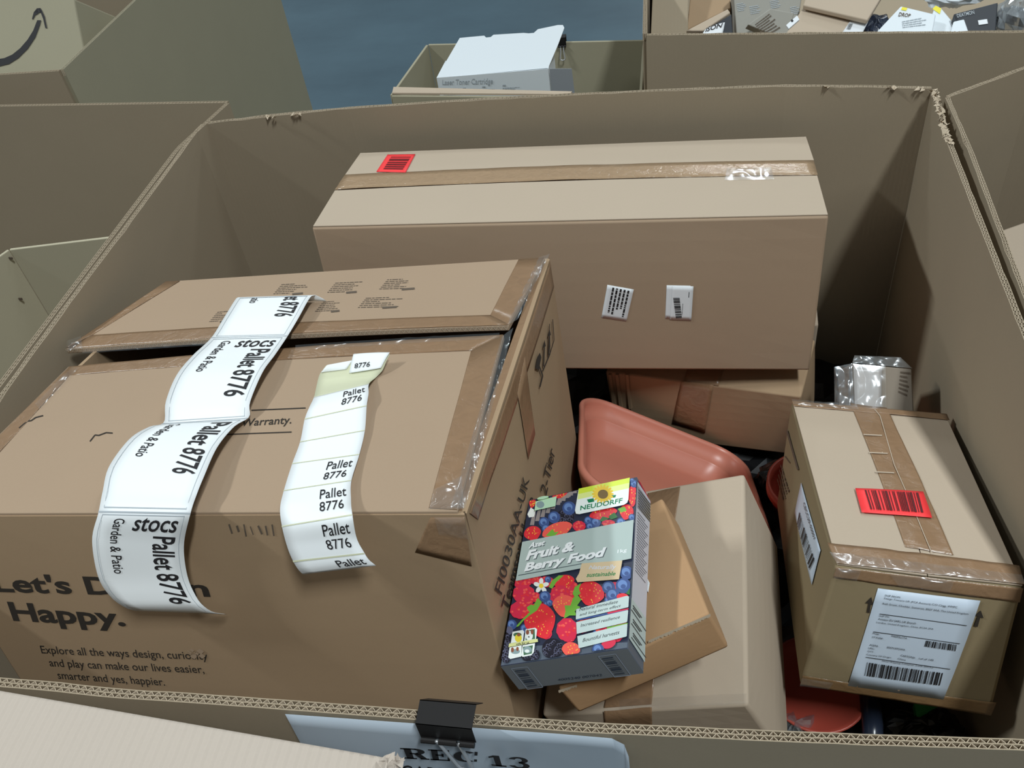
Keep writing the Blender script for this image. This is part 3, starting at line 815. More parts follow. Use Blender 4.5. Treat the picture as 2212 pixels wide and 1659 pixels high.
prof = [(0.030, -0.052, 0.036), (0.004, -0.010, 0.046), (0.0, -0.004, 0.048), (0.0, 0.0, 0.05), (0.0015, 0.0022, 0.05), (0.004, 0.003, 0.048), (0.007, 0.002, 0.046),
        (0.0085, -0.003, 0.044), (0.011, -0.020, 0.043), (0.0195, -0.0215, 0.037), (0.0205, -0.024, 0.036), (0.034, -0.046, 0.03), (0.040, -0.049, 0.026)]
mb = MB(); rings = []
for ins, z, rad in prof:
    rings.append([cen + ex * x + ey * y + ez * z for x, y in rrect(Wp - 2 * ins, Dp - 2 * ins, max(rad, 0.012))])
for a, b in zip(rings, rings[1:]):
    m = len(a)
    for k in range(m): mb.quad(a[k], a[(k + 1) % m], b[(k + 1) % m], b[k])
mb.poly(rings[-1]); mb.poly(list(reversed(rings[0])))
pl = mb.build('planter', M['terra'], None, cen, smooth=True, weld=True, recalc=True)
tag(pl, 'empty terracotta plastic trough planter with rounded corners, tilted beside the big printed carton', 'planter')

# ------------------------------------------------------------------ second terracotta pot and a saucer, seen in slivers beside the right carton
def lathe(name, cx, cy, z, prof, mat, n=48, tilt=None):
    mb = MB(); R = tilt or Matrix.Identity(3); c = Vector((cx, cy, z)); rings = []
    for rad, h in prof: rings.append([c + R @ Vector((rad * math.cos(2 * math.pi * k / n), rad * math.sin(2 * math.pi * k / n), h)) for k in range(n)])
    for a, b in zip(rings, rings[1:]):
        for k in range(n): mb.quad(a[k], a[(k + 1) % n], b[(k + 1) % n], b[k])
    mb.poly(rings[-1]); mb.poly(list(reversed(rings[0])))
    return mb.build(name, mat, None, c, smooth=True, weld=True, recalc=True)
p = at_z(1672, 1075, 0.61)
po = lathe('plant_pot', p.x + 0.046, p.y + 0.016, 0.535, [(0.036, 0), (0.052, 0.075), (0.056, 0.075), (0.056, 0.092), (0.052, 0.092), (0.050, 0.076), (0.035, 0.005)], M['terra_red'])
tag(po, 'round red terracotta pot peeking out between the tilted tan carton and the labelled right carton', 'plant pot')
p = at_z(1765, 1561, 0.62)
sa = lathe('plant_saucer', p.x + 0.006, p.y + 0.058, 0.585, [(0.048, 0), (0.054, 0.006), (0.061, 0.024), (0.058, 0.025), (0.052, 0.014), (0.02, 0.013)], M['terra_red'], tilt=Matrix.Rotation(math.radians(6), 3, 'X'))
tag(sa, 'round red terracotta saucer below the front of the labelled right carton', 'saucer')

def bag(name, c, rx, ry, rz, mat, label, cat, seed, amp=0.25, n=22, freq=26, parent=None):
    """crumpled bag lump"""
    mb = MB(); c = Vector(c); rows = []
    for j in range(n + 1):
        th = math.pi * j / n; rows.append([])
        for i in range(2 * n):
            ph = math.pi * i / n
            d = Vector((math.sin(th) * math.cos(ph), math.sin(th) * math.sin(ph), math.cos(th)))
            s = 1 + amp * noise.noise(Vector((d.x * 2.3 + seed, d.y * 2.3, d.z * 2.3))) + amp * 0.5 * abs(noise.noise(Vector((d.x * 6, d.y * 6 + seed, d.z * 6))))
            rows[-1].append(c + Vector((d.x * rx, d.y * ry, d.z * rz)) * s)
    m = 2 * n
    for j in range(n):
        for i in range(m): mb.quad(rows[j][i], rows[j + 1][i], rows[j + 1][(i + 1) % m], rows[j][(i + 1) % m])
    o = mb.build(name, mat, parent, None if parent else c, weld=True)
    if parent is None: tag(o, label, cat)
    return o
p = at_z(1735, 1585, 0.60)
bag('clear_bag', (p.x - 0.008, p.y + 0.012, 0.572), 0.026, 0.022, 0.03, M['film_bag'], 'small crumpled clear plastic bag behind the front rim, left of the red saucer', 'plastic bag', 3, 0.5, 10)
p = at_z(2010, 1590, 0.60)
bag('black_bag', (p.x, p.y + 0.012, 0.562), 0.05, 0.034, 0.04, M['blackbag'], 'black plastic bag lump behind the front rim below the right carton', 'plastic bag', 6, 0.3, 18)
p = at_z(2005, 1550, 0.60)
gp = MB(); gp.box(p.x - 0.012, p.x + 0.014, p.y - 0.004, p.y + 0.02, 0.585, 0.598)
o = gp.build('seed_packet', M['green'], None, (p.x, p.y, 0.585), bevel=0.002); tag(o, 'small green packet in the dark under the labelled right carton', 'packet')
p = at_z(1886, 1562, 0.61)
mb = MB(); mb.tube([(p.x - 0.004, p.y - 0.03, 0.600), (p.x, p.y, 0.605), (p.x + 0.004, p.y + 0.05, 0.600)], 0.012, 16)
o = mb.build('black_tube', M['navybag'], None, (p.x, p.y, 0.59), smooth=True); tag(o, 'shiny black wrapped tube with one bright glint next to the red saucer', 'tube')
p = at_y(1640, 1000, 0.60)
bag('black_bag', (p.x + 0.034, p.y + 0.012, 0.548), 0.036, 0.028, 0.036, M['blackbag'], 'black plastic bag in the dark gap beneath the crumpled taped carton', 'plastic bag', 9, 0.3, 18)

# ------------------------------------------------------------------ small wrapped carton in the far right corner
pk = at_y(1905, 785, 0.61)
PK = prism_px([(1841, 785), (1970, 797), (1975, 905), (1846, 898)], pk, (0.02, -0.66, 0.75), 0.10)
t = thing('wrapped_carton', 'small grey carton in shiny clear plastic standing behind the labelled right carton', 'carton', PK.centre)
PK.body('body', M['kraft_dull'], t, bevel=0.002)
f = PK.top
sheet('glare_patch', f, f.q((1843, 788), (1905, 793), (1903, 890), (1847, 888)), M['glare_grey'], t, off=0.0008)  # glare on the plastic wrap, painted as a pale patch
mb = MB(); add_fine_print(mb, f, f.q((1945, 800), (1968, 802), (1960, 860), (1940, 850)), 6, 3, 0.001); mb.build('fine_print', M['ink_soft'], t)
crinkle('clear_bag', f, f.q((1841, 786), (1912, 792), (1914, 898), (1845, 896)), t, 14, 18, 0.0022, 0.002, 31)
a = at_plane(1806, 792, pk, Vector((0.02, -0.66, 0.75))) - Vector((0, -0.01, 0.01)); b = at_plane(1850, 768, pk, Vector((0.02, -0.66, 0.75))) - Vector((0, -0.01, 0.01)); c2 = at_plane(1950, 772, pk, Vector((0.02, -0.66, 0.75))) - Vector((0, -0.01, 0.01))
fc = Face(a, PK.c['011'], PK.c['001'], a - Vector((0, 0.07, 0.06))); crinkle('clear_bag', fc, FULL, t, 7, 12, 0.006, 0.0, 32, M['film_bag'])
fc = Face(b, c2, PK.c['111'], PK.c['011']); crinkle('clear_bag', fc, FULL, t, 12, 4, 0.004, 0.001, 33, M['film_bag'])

# ------------------------------------------------------------------ plant food packet
FB = Carton({'000': (0.0665, 0.0785, 0.8824), '100': (0.1814, 0.0800, 0.9232), '010': (0.0679, 0.2780, 0.8710), '110': (0.1829, 0.2795, 0.9118),
             '001': (0.0537, 0.0807, 0.9183), '101': (0.1686, 0.0821, 0.9591), '011': (0.0552, 0.2802, 0.9069), '111': (0.1701, 0.2816, 0.9477)}, bulge=0.0)
t = thing('food_packet', 'printed box of fruit and berry plant food leaning on the big printed carton', 'packet', FB.centre)
mg = m_plain('packet_board', (96, 104, 116), 0.4)
FB.body('body', mg, t, n=2, bevel=0.0012)
f = FB.top
AM = [m_plain(n_, c_, 0.38) for n_, c_ in (('art_dark', (44, 50, 70)), ('art_red', (226, 52, 62)), ('art_light_red', (240, 96, 84)), ('art_blue', (62, 86, 140)), ('art_light_blue', (104, 136, 190)),
      ('art_black', (30, 30, 42)), ('art_grey_violet', (96, 98, 122)), ('art_green', (116, 176, 66)), ('art_dark_green', (52, 112, 58)), ('art_white', (236, 240, 236)), ('art_yellow', (246, 214, 66)),
      ('art_wicker', (150, 140, 138)), ('art_slate', (88, 98, 112)), ('art_raspberry', (214, 48, 78)), ('art_orange', (238, 120, 84)))]
DK, RD, LR, BL, LB, BK, GV, GN, DG, WH, YE, WI, SL, RA, ORG = range(15)
mb = MB(); lay = [0.0004]
r = random.Random(21)
def up(k=0.000004): lay[0] += k; return lay[0]
def Z2(x, y): return (1060 + x / 5.53, 1010 + y / 5.53)
def Z3(x, y): return (1060 + x / 5.53, 1250 + y / 5.53)
def blob(z, cx, cy, rx, ry, col, rot=0.0, n=26, pts=None):
    o = up(); ps = []
    for k in range(n):
        a = 2 * math.pi * k / n; x, y = rx * math.cos(a), ry * math.sin(a)
        if pts: s = pts(a); x *= s; y *= s
        c_, s_ = math.cos(rot), math.sin(rot)
        ps.append(f.inv(*z(cx + x * c_ - y * s_, cy + x * s_ + y * c_)))
    add_shape(mb, f, ps, o, col, clamp=True)
def rectpx(z, pts, col, sf=f, m=None): add_shape(m or mb, sf, [sf.inv(*z(*p)) for p in pts], up(), col, clamp=True)
def straw(z, cx, cy, rx, ry, rot, col=RD, leaf=True, seeds=16):
    blob(z, cx, cy, rx, ry, col, rot, pts=lambda a: 1 - 0.16 * max(0, math.sin(a)) * abs(math.cos(a)) * 2)
    o = up()
    for k in range(seeds):
        a = r.uniform(0, 6.28); d = math.sqrt(r.random()) * 0.82
        x, y = rx * d * math.cos(a), ry * d * math.sin(a); c_, s_ = math.cos(rot), math.sin(rot)
        px, py = cx + x * c_ - y * s_, cy + x * s_ + y * c_
        add_shape(mb, f, [f.inv(*z(px + q_[0] * 6, py + q_[1] * 9)) for q_ in ((-1, 0), (0, 1), (1, 0), (0, -1))], o, YE if k % 3 else LR, clamp=True)
def rasp(z, cx, cy, rx, ry, col=RA, rot=0):
    blob(z, cx, cy, rx, ry, col, rot, pts=lambda a: 1 + 0.04 * math.sin(9 * a)); o = up()
    for k in range(20):
        a = r.uniform(0, 6.28); d = math.sqrt(r.random()) * 0.85; px, py = cx + rx * d * math.cos(a), cy + ry * d * math.sin(a)
        add_shape(mb, f, [f.inv(*z(px + 15 * math.cos(q_), py + 13 * math.sin(q_))) for q_ in (0, 1.05, 2.1, 3.14, 4.2, 5.2)], o + 0.000002 * k, LR if k % 2 else RD, clamp=True)
def blue(z, cx, cy, rd):
    blob(z, cx, cy, rd, rd, BL); blob(z, cx - rd * .12, cy - rd * .15, rd * .62, rd * .6, LB); blob(z, cx, cy + rd * .1, rd * .34, rd * .3, BL)
def black(z, cx, cy, rx, ry):
    blob(z, cx, cy, rx, ry, BK)
    for k in range(26):
        a = r.uniform(0, 6.28); d = math.sqrt(r.random()) * 0.88; px, py = cx + rx * d * math.cos(a), cy + ry * d * math.sin(a)
        blob(z, px, py, 20, 19, GV, n=8); blob(z, px + 2, py + 3, 15, 14, BK, n=8)
def leaf(z, pts, col=GN): rectpx(z, pts, col)
# ground colour of the picture
o = up(); add_shape(mb, f, FULL, o, DK)
rectpx(Z3, [(150, 820), (1660, 760), (1650, 835), (1640, 835), (140, 1040), (120, 1040)], SL)
# basket and fruit above the band
for k in range(9):
    rectpx(Z2, [(470 + k * 62, 690 - k * 48), (500 + k * 62, 560 - k * 40), (540 + k * 62, 545 - k * 40), (520 + k * 62, 690 - k * 48)], WI)
for k in range(6): rectpx(Z2, [(800 + k * 45, 430 - k * 30), (820 + k * 45, 330 - k * 12), (850 + k * 45, 330 - k * 12), (850 + k * 45, 420 - k * 28)], WI)
straw(Z2, 830, 330, 95, 40, -0.3); straw(Z2, 500, 430, 40, 60, 0.2)
leaf(Z2, [(440, 560), (480, 480), (540, 520), (520, 590), (460, 600)], WH); leaf(Z2, [(560, 380), (690, 350), (700, 390), (580, 420)], GN)
black(Z2, 890, 600, 110, 95); blue(Z2, 940, 490, 80); blue(Z2, 760, 600, 72); blue(Z2, 640, 660, 62); blue(Z2, 665, 735, 52)
straw(Z2, 505, 795, 105, 90, -0.3); straw(Z2, 800, 760, 190, 95, -0.35, LR); leaf(Z2, [(660, 820), (740, 740), (770, 780), (820, 770), (760, 830)], GN)
rasp(Z2, 1060, 705, 78, 62); blue(Z2, 1170, 640, 52); blue(Z2, 1260, 660, 60); blue(Z2, 1190, 710, 46)
straw(Z2, 1350, 560, 170, 70, -0.2); leaf(Z2, [(1300, 640), (1340, 590), (1420, 610), (1360, 660)], DG); leaf(Z2, [(1410, 590), (1480, 540), (1520, 600), (1440, 630)], DG)
rasp(Z2, 1410, 670, 80, 40); blue(Z2, 1560, 660, 55); straw(Z2, 1625, 540, 85, 95, 0.2); leaf(Z2, [(1520, 500), (1600, 470), (1630, 520), (1560, 545)], GN)
straw(Z2, 1700, 350, 60, 130, 0.0); blue(Z2, 1715, 200, 46); blue(Z2, 1690, 160, 30); blue(Z2, 1690, 600, 40)
# fruit below the band
for k in range(34):
    x, y = r.uniform(300, 1620), r.uniform(-40, 860)
    if y < 780 - 0.05 * x + 60: (blue if k % 3 == 0 else rasp)(Z3, x, y, *((r.uniform(45, 65),) if k % 3 == 0 else (r.uniform(70, 100), r.uniform(60, 80))))
rasp(Z3, 380, 60, 110, 60); rasp(Z3, 560, 30, 90, 50); blue(Z3, 690, 20, 40)
straw(Z3, 880, 50, 130, 85, -0.2); leaf(Z3, [(700, 110), (740, 30), (820, -30), (880, -30), (790, 50), (740, 130)], GN)
rasp(Z3, 400, 190, 135, 110, RA); rasp(Z3, 540, 230, 60, 60)
for k in range(5):
    a = k * 1.257 - 0.3; blob(Z3, 610 + 55 * math.cos(a), 95 + 55 * math.sin(a), 40, 26, WH, a, 14)
blob(Z3, 610, 95, 28, 28, YE, n=14)
rasp(Z3, 835, 180, 112, 92, RA); blue(Z3, 655, 225, 68); blue(Z3, 710, 300, 40)
straw(Z3, 1200, 190, 165, 150, 0.3, RD, seeds=24)
leaf(Z3, [(985, 190), (1010, 110), (1090, 60), (1060, 130), (1080, 190), (1010, 230)], GN)
blue(Z3, 1415, 115, 78); blue(Z3, 1590, 95, 92); blue(Z3, 1465, 205, 82); leaf(Z3, [(1620, 190), (1670, 120), (1680, 200)], DG); blue(Z3, 1630, -60, 80)
straw(Z3, 890, 340, 150, 135, 0.2, LR, seeds=22)
leaf(Z3, [(880, 490), (900, 400), (890, 330), (960, 330), (990, 240), (1040, 200), (1090, 260), (1040, 330), (1080, 350), (1010, 400), (1040, 450), (950, 450)], GN)
rasp(Z3, 360, 385, 125, 105, RA); blob(Z3, 1580, 225, 70, 40, RD)
straw(Z3, 600, 520, 190, 225, -0.35, RD, seeds=34)
leaf(Z3, [(300, 590), (400, 480), (455, 430), (440, 350), (490, 320), (520, 330), (570, 240), (620, 290), (560, 390), (470, 450), (400, 510), (340, 580)], GN)
rasp(Z3, 920, 620, 128, 140, RA)
blue(Z3, 260, 560, 60); blob(Z3, 230, 630, 45, 50, GV); black(Z3, 190, 780, 60, 130); black(Z3, 195, 940, 55, 80)
black(Z3, 750, 850, 125, 125); black(Z3, 490, 930, 110, 90)
straw(Z3, 970, 870, 110, 95, 0.1, LR); blob(Z3, 1110, 990, 95, 55, BK, 0.2)
blob(Z3, 1420, 790, 90, 60, RA, -0.4); blue(Z3, 1295, 865, 72)
rectpx(Z3, [(1040, 500), (1640, 380), (1640, 400), (1040, 520)], BL); rectpx(Z3, [(1410, 420), (1660, 370), (1660, 385), (1410, 440)], RA); rectpx(Z3, [(1400, 600), (1650, 545), (1650, 560), (1400, 615)], GN)
art = mb.build('fruit_print', AM, t)
# title band
BM = [m_plain('band_grey_green', (176, 192, 188), 0.4), m_plain('band_shadow', (84, 96, 100), 0.5), m_plain('band_white', (240, 244, 246), 0.4)]
mb = MB(); rectpx(Z2, [(388, 905), (1725, 640), (1690, 1105), (310, 1372)], 0, f, mb); rectpx(Z2, [(345, 1300), (1110, 1160), (1105, 1170), (340, 1312)], 1, f, mb)
o1 = up()
for s, q, b in (("Azet", ((478, 915), (668, 880), (650, 945), (462, 985)), 0.035), ("Fruit &", ((450, 1010), (1025, 890), (1000, 1010), (425, 1130)), 0.045),
             ("Berry Food", ((425, 1160), (1395, 965), (1365, 1110), (405, 1290)), 0.045)):
    add_text(mb, f, f.q(*[Z2(x + 10, y + 8) for x, y in q]), s, o1, b, 0.15, 1.0, 1)
    add_text(mb, f, f.q(*[Z2(*p) for p in q]), s, o1 + 0.00003, b, 0.15, 1.0, 2)
add_text(mb, f, f.q(*[Z2(*p) for p in ((1530, 1000), (1640, 980), (1632, 1035), (1522, 1055))]), "1kg", o1 + 0.00004, 0.0, 0, 1, 2)
lay[0] += 0.0001
mb.build('title_band', BM, t)
# maker's badge
NM = [m_plain('badge_white', (236, 244, 240), 0.35), m_plain('badge_lime', (214, 232, 70), 0.35), m_plain('badge_green', (20, 128, 84), 0.4), m_plain('badge_gold', (240, 200, 50), 0.4), m_plain('badge_seed', (128, 104, 62), 0.5),
      m_plain('badge_pale_lime', (226, 238, 150), 0.35)]
mb = MB()
rectpx(Z2, [(1062, 270), (1672, 135), (1655, 400), (1640, 440), (1600, 465), (1070, 575), (1030, 570), (1018, 530)], 0, f, mb)
rectpx(Z2, [(1062, 270), (1672, 135), (1668, 200), (1056, 335)], 1, f, mb); rectpx(Z2, [(1056, 335), (1668, 200), (1664, 265), (1048, 400)], 5, f, mb)
_mb = mb
def blob2(cx, cy, rx, ry, col, rot=0, n=20, m=None):
    ps = []
    for k in range(n):
        a = 2 * math.pi * k / n; x, y = rx * math.cos(a), ry * math.sin(a); c_, s_ = math.cos(rot), math.sin(rot)
        ps.append(f.inv(*Z2(cx + x * c_ - y * s_, cy + x * s_ + y * c_)))
    add_shape(m or _mb, f, ps, up(), col)
rectpx(Z2, [(1160, 400), (1240, 385), (1250, 425), (1180, 440)], 2, f, mb); rectpx(Z2, [(1450, 350), (1510, 345), (1500, 375), (1440, 385)], 2, f, mb)
for k in range(18):
    a = k * 2 * math.pi / 18; blob2(1350 + 92 * math.cos(a), 335 + 80 * math.sin(a) * 0.95, 40, 15, 3, a, 12)
blob2(1350, 335, 92, 82, 3); blob2(1352, 338, 62, 55, 4)
add_text(mb, f, f.q(*[Z2(*p) for p in ((1085, 475), (1590, 380), (1580, 440), (1080, 532))]), "NEUDORFF", up(), 0.02, 0, 1.0, 2)
mb.build('maker_badge', NM, t)
# tag, claims and small panels
KM = [m_plain('tag_cream', (214, 192, 156), 0.5), m_plain('tag_green', (40, 130, 76), 0.5), m_plain('tag_silver', (206, 212, 224), 0.4), m_plain('claim_panel', (190, 206, 204), 0.4), m_plain('claim_ink', (52, 58, 60), 0.5),
      m_plain('pale_green_patch', (186, 224, 190), 0.4), m_plain('pale_yellow_ribbon', (214, 216, 150), 0.4), m_plain('pet_brown', (140, 84, 62), 0.5), m_plain('pet_grey', (136, 158, 160), 0.5), m_plain('pet_white', (228, 234, 230), 0.4),
      m_plain('duck_yellow', (226, 206, 60), 0.5), m_plain('pet_green', (70, 110, 80), 0.5)]
lay[0] += 0.0001
mb = MB()
rectpx(Z2, [(1100, 1165), (1585, 1130), (1545, 1355), (1050, 1390), (1030, 1350), (1070, 1280)], 0, f, mb)
add_text(mb, f, f.q(*[Z2(*p) for p in ((1190, 1190), (1515, 1175), (1505, 1250), (1180, 1250))]), "Naturally", up(), 0.01, 0.25, 1, 2)
add_text(mb, f, f.q(*[Z2(*p) for p in ((1165, 1275), (1510, 1262), (1500, 1310), (1155, 1330))]), "sustainable", up(), 0.02, 0.2, 1, 1)
mb.build('hang_tag_print', KM, t)
mb = MB()
for q in (((1035, 385), (1640, 225), (1665, 235), (1665, 350), (1655, 362), (1030, 508)), ((1035, 540), (1650, 395), (1665, 400), (1645, 530), (1635, 542), (1042, 680)), ((1048, 708), (1640, 560), (1650, 570), (1640, 705), (1625, 715), (1065, 852))):
    rectpx(Z3, q, 3, f, mb)
o1 = up()
for s, q in (("Natural immediate", ((1075, 372), (1535, 275), (1530, 312), (1072, 410))), ("and long-term effect", ((1078, 435), (1570, 325), (1564, 368), (1075, 478))),
             ("Increased resilience", ((1090, 560), (1560, 458), (1554, 495), (1086, 600))), ("Bountiful harvests", ((1115, 735), (1555, 635), (1548, 682), (1110, 780)))):
    add_text(mb, f, f.q(*[Z3(*p) for p in q]), s, o1, 0.008, 0.2, 1, 4)
mb.build('claim_panel', KM, t)
mb = MB()
rectpx(Z2, [(550, 425), (800, 362), (785, 480), (535, 535)], 5, f, mb); blob2(605, 462, 48, 42, 8, 0, 18, mb); blob2(635, 380, 70, 18, 5, -0.2, 12, mb)
mb.build('leaf_patch', KM, t)
mb = MB()
for q, c0 in ((((275, 655), (395, 632), (415, 650), (400, 765), (255, 790)), 9), (((432, 625), (545, 605), (570, 625), (555, 745), (415, 765)), 9), (((240, 842), (385, 815), (380, 950), (250, 980), (225, 960)), 9), (((395, 815), (545, 790), (530, 900), (500, 935), (400, 955), (380, 940)), 9)):
    rectpx(Z3, q, c0, f, mb)
rectpx(Z3, [(440, 640), (540, 622), (545, 740), (430, 755)], 11, f, mb); rectpx(Z3, [(400, 835), (520, 815), (505, 915), (410, 935)], 11, f, mb)
def blob3(cx, cy, rx, ry, col, rot=0, n=16):
    add_shape(mb, f, [f.inv(*Z3(cx + rx * math.cos(2 * math.pi * k / n), cy + ry * math.sin(2 * math.pi * k / n))) for k in range(n)], up(), col)
blob3(335, 690, 50, 26, 11); blob3(345, 730, 42, 48, 10); blob3(350, 690, 22, 20, 7)
blob3(475, 700, 44, 58, 9); blob3(455, 660, 20, 30, 7); blob3(510, 655, 18, 32, 7); blob3(470, 716, 9, 8, 4)
blob3(310, 890, 55, 30, 8); blob3(275, 870, 18, 30, 7); blob3(335, 860, 16, 26, 7); blob3(455, 870, 52, 42, 8); blob3(450, 885, 28, 20, 9)
rectpx(Z3, [(235, 795), (575, 738), (580, 775), (228, 838)], 6, f, mb)
add_text(mb, f, f.q(*[Z3(*p) for p in ((320, 788), (475, 765), (475, 795), (320, 818))]), "safe for us", up(), 0.02, 0, 1, 4)
mb.build('pet_safe_badge', KM, t)
# side panel: pale with rows of text
f2 = FB.right
mb = MB()
def SP(pts, col): add_shape(mb, f2, [f2.inv(*Z2(*p)) for p in pts], 0.0004, col, clamp=True)
lay[0] = 0.0004
SM = [m_plain('side_pale', (206, 206, 216), 0.45), m_plain('side_beige', (178, 164, 136), 0.5), m_plain('side_ink', (70, 72, 84), 0.5), m_plain('side_red', (196, 44, 70), 0.5)]
add_shape(mb, f2, [f2.inv(*p) for p in (Z2(1740, 150), Z2(1905, 400), Z3(1830, 1000), Z3(1655, 700))], 0.0004, 0, True)
SP([(1752, 215), (1905, 440), (1902, 660), (1745, 480)], 1); SP([(1745, 140), (1780, 160), (1915, 390), (1908, 420)], 3)
for k in range(7): add_shape(mb, f2, [f2.inv(*Z2(*p)) for p in ((1758, 258 + 33 * k), (1900, 435 + 36 * k), (1900, 443 + 36 * k), (1758, 266 + 33 * k))], 0.0008, 2, True)
for k in range(22): 
    e = 110 + 60 * ((k * 37) % 10) / 10
    add_shape(mb, f2, [f2.inv(*Z2(*p)) for p in ((1748 - k * 1.4, 530 + 33 * k), (1748 - k * 1.4 + e * .8, 530 + 33 * k + e), (1748 - k * 1.4 + e * .8, 537 + 33 * k + e), (1748 - k * 1.4, 537 + 33 * k))], 0.0008, 2, True)
mb.build('side_print', SM, t)
mb = MB(); add_shape(mb, f2, [f2.inv(*Z3(*p)) for p in ((1670, 230), (1845, 480), (1830, 1000), (1640, 710))], 0.0009, 3)
for k in range(3):
    add_line(mb, f2, Z3(1665, 370 + 165 * k), Z3(1842, 640 + 160 * k - 10), 1.4, 0.0012, 4); add_line(mb, f2, Z3(1685, 320 + 165 * k), Z3(1790, 470 + 165 * k), 1.6, 0.0012, 4); add_line(mb, f2, Z3(1685, 350 + 165 * k), Z3(1770, 470 + 165 * k), 1.6, 0.0012, 4)
mb.build('claim_panel', KM, t)
# bottom flap barcodes
f3 = FB.front
EM = [m_plain('flap_slate', (116, 123, 130), 0.35), m_plain('flap_line', (150, 162, 180), 0.4), m_plain('flap_bar', (52, 64, 82), 0.4)]
mb = MB(); add_shape(mb, f3, FULL, 0.0004, 0)
for Q in (((245, 1065), (440, 1045), (625, 1285), (440, 1310)), ((1285, 920), (1490, 890), (1672, 1142), (1480, 1165))):
    for a, b in zip(Q, Q[1:] + Q[:1]): add_line(mb, f3, Z3(*a), Z3(*b), 1.6, 0.0009, 1)
    qq = [f3.inv(*Z3(*p)) for p in Q]
    qq = [bil(qq, *p) for p in ((0.12, 0.1), (0.75, 0.1), (0.75, 0.9), (0.12, 0.9))]
    add_bars(mb, f3, qq, 12, 5, 0.0010, 2, vertical=False)
add_text(mb, f3, f3.q(*[Z3(*p) for p in ((800, 1185), (1330, 1125), (1335, 1150), (805, 1210))]), "4005240 007042", 0.001, 0, 0, 1, 2)
mb.build('flap_print', EM, t)

# ------------------------------------------------------------------ curling label strips on the big carton
def on_top(u, v, h):
    a, b = TC.top.inv(u, v)
    n = TC.top.n0; p = TC.top.base(min(max(a, 0), 1), min(max(b, 0), 1)) + n * h
    return at_plane(u, v, p, n)
def on_front(u, v, h):
    n = TC.front.n0; p = TC.front.base(0.4, 0.4) + n * h
    return at_plane(u, v, p, n)
rows = [((527, 653), (705, 650), 't', .008), ((517, 645), (690, 641), 't', .016), ((510, 645), (672, 640), 't', .022), ((484, 686), (645, 686), 't', .020), ((456, 730), (621, 726), 't', .014), ((416, 768), (594, 766), 't', .018), ((381, 811), (567, 804), 't', .021),
        ((358, 868), (540, 868), 't', .016), ((354, 912), (538, 900), 't', .008), ((322, 922), (506, 921), 't', .015), ((280, 948), (469, 966), 't', .020), ((236, 1007), (440, 1030), 't', .022), ((222, 1060), (424, 1070), 't', .020),
        ((213, 1106), (411, 1110), 't', .018), ((199, 1167), (397, 1179), 'f', .018), ((212, 1246), (405, 1246), 'f', .022), ((238, 1288), (424, 1290), 'f', .026), ((266, 1310), (440, 1310), 'f', .027), ((290, 1319), (461, 1323), 'f', .022), ((318, 1320), (489, 1327), 'f', .010)]
SR = Strip([((on_top if k == 't' else on_front)(*a, h), (on_top if k == 't' else on_front)(*b, h)) for a, b, k, h in rows])
NR = len(rows) - 1
t = thing('label_strip', 'long curling strip of large white printed pallet labels draped over the big carton', 'label strip', SR.pt(0.5, 0.6))
sheet('paper', SR, FULL, M['paper'], t, off=0.0, thick=0.0003, nx=6, ny=110)
def lab(b0, b1, do, par=t):
    b0 = frac(SR, b0); b1 = frac(SR, b1)
    def Q(x0, y0, x1, y1):   # rectangle in label units, upright
        return [(x0, b0 + (b1 - b0) * y0), (x1, b0 + (b1 - b0) * y0), (x1, b0 + (b1 - b0) * y1), (x0, b0 + (b1 - b0) * y1)]
    def QR_(x0, y0, x1, y1):  # turned a quarter clockwise: reading runs down the label
        q = Q(x0, y0, x1, y1); return [q[1], q[2], q[3], q[0]]
    for key, q, w, bold, sh, cut in (('s', Q(0.42, 0.045, 0.90, 0.165), "stocs", 0.012, 0.12, 4), ('P', QR_(0.66, 0.20, 0.91, 0.78), "Pallet 8776", 0.016, 0, 10),
                                     ('p', QR_(0.66, 0.06, 0.91, 0.64), "Pallet 8776", 0.016, 0, 10), ('e', QR_(0.66, 0.03, 0.91, 0.56), "et 8776", 0.016, 0, 8),
                                     ('g', QR_(0.20, 0.06, 0.32, 0.52), "Garden & Patio", 0.006, 0, 8), ('i', QR_(0.22, 0.05, 0.33, 0.22), "atio", 0.006, 0, 3)):
        if key in do:
            mb = MB(); add_text(mb, SR, q, w, 0.0005, bold, sh, 1.0, 0, cut); mb.build('lettering', M['ink'], par)
    mb = MB()
    for x0, y0, x1, y1 in ((0.05, 0.02, 0.056, 0.97), (0.944, 0.02, 0.95, 0.97), (0.05, 0.02, 0.95, 0.028), (0.05, 0.962, 0.95, 0.97), (0, 0.992, 1, 1.004)):
        q = Q(x0, y0, x1, y1); n_ = 12
        for k in range(n_):
            if x1 - x0 > y1 - y0: c4 = [bil(q, *p) for p in ((k / n_, 0), ((k + 1) / n_, 0), ((k + 1) / n_, 1), (k / n_, 1))]
            else: c4 = [bil(q, *p) for p in ((0, k / n_), (1, k / n_), (1, (k + 1) / n_), (0, (k + 1) / n_))]
            ps = [SR.pt(a, b, 0.0004) for a, b in c4]; mb.quad(ps[0], ps[3], ps[2], ps[1])
    mb.build('border_line', M['rule'], par)

lab(1.8, 4, 'ei'); lab(4, 8.2, 'sPg'); lab(8.2, 13, 'pg'); lab(13, 18.6, 'sPgx')

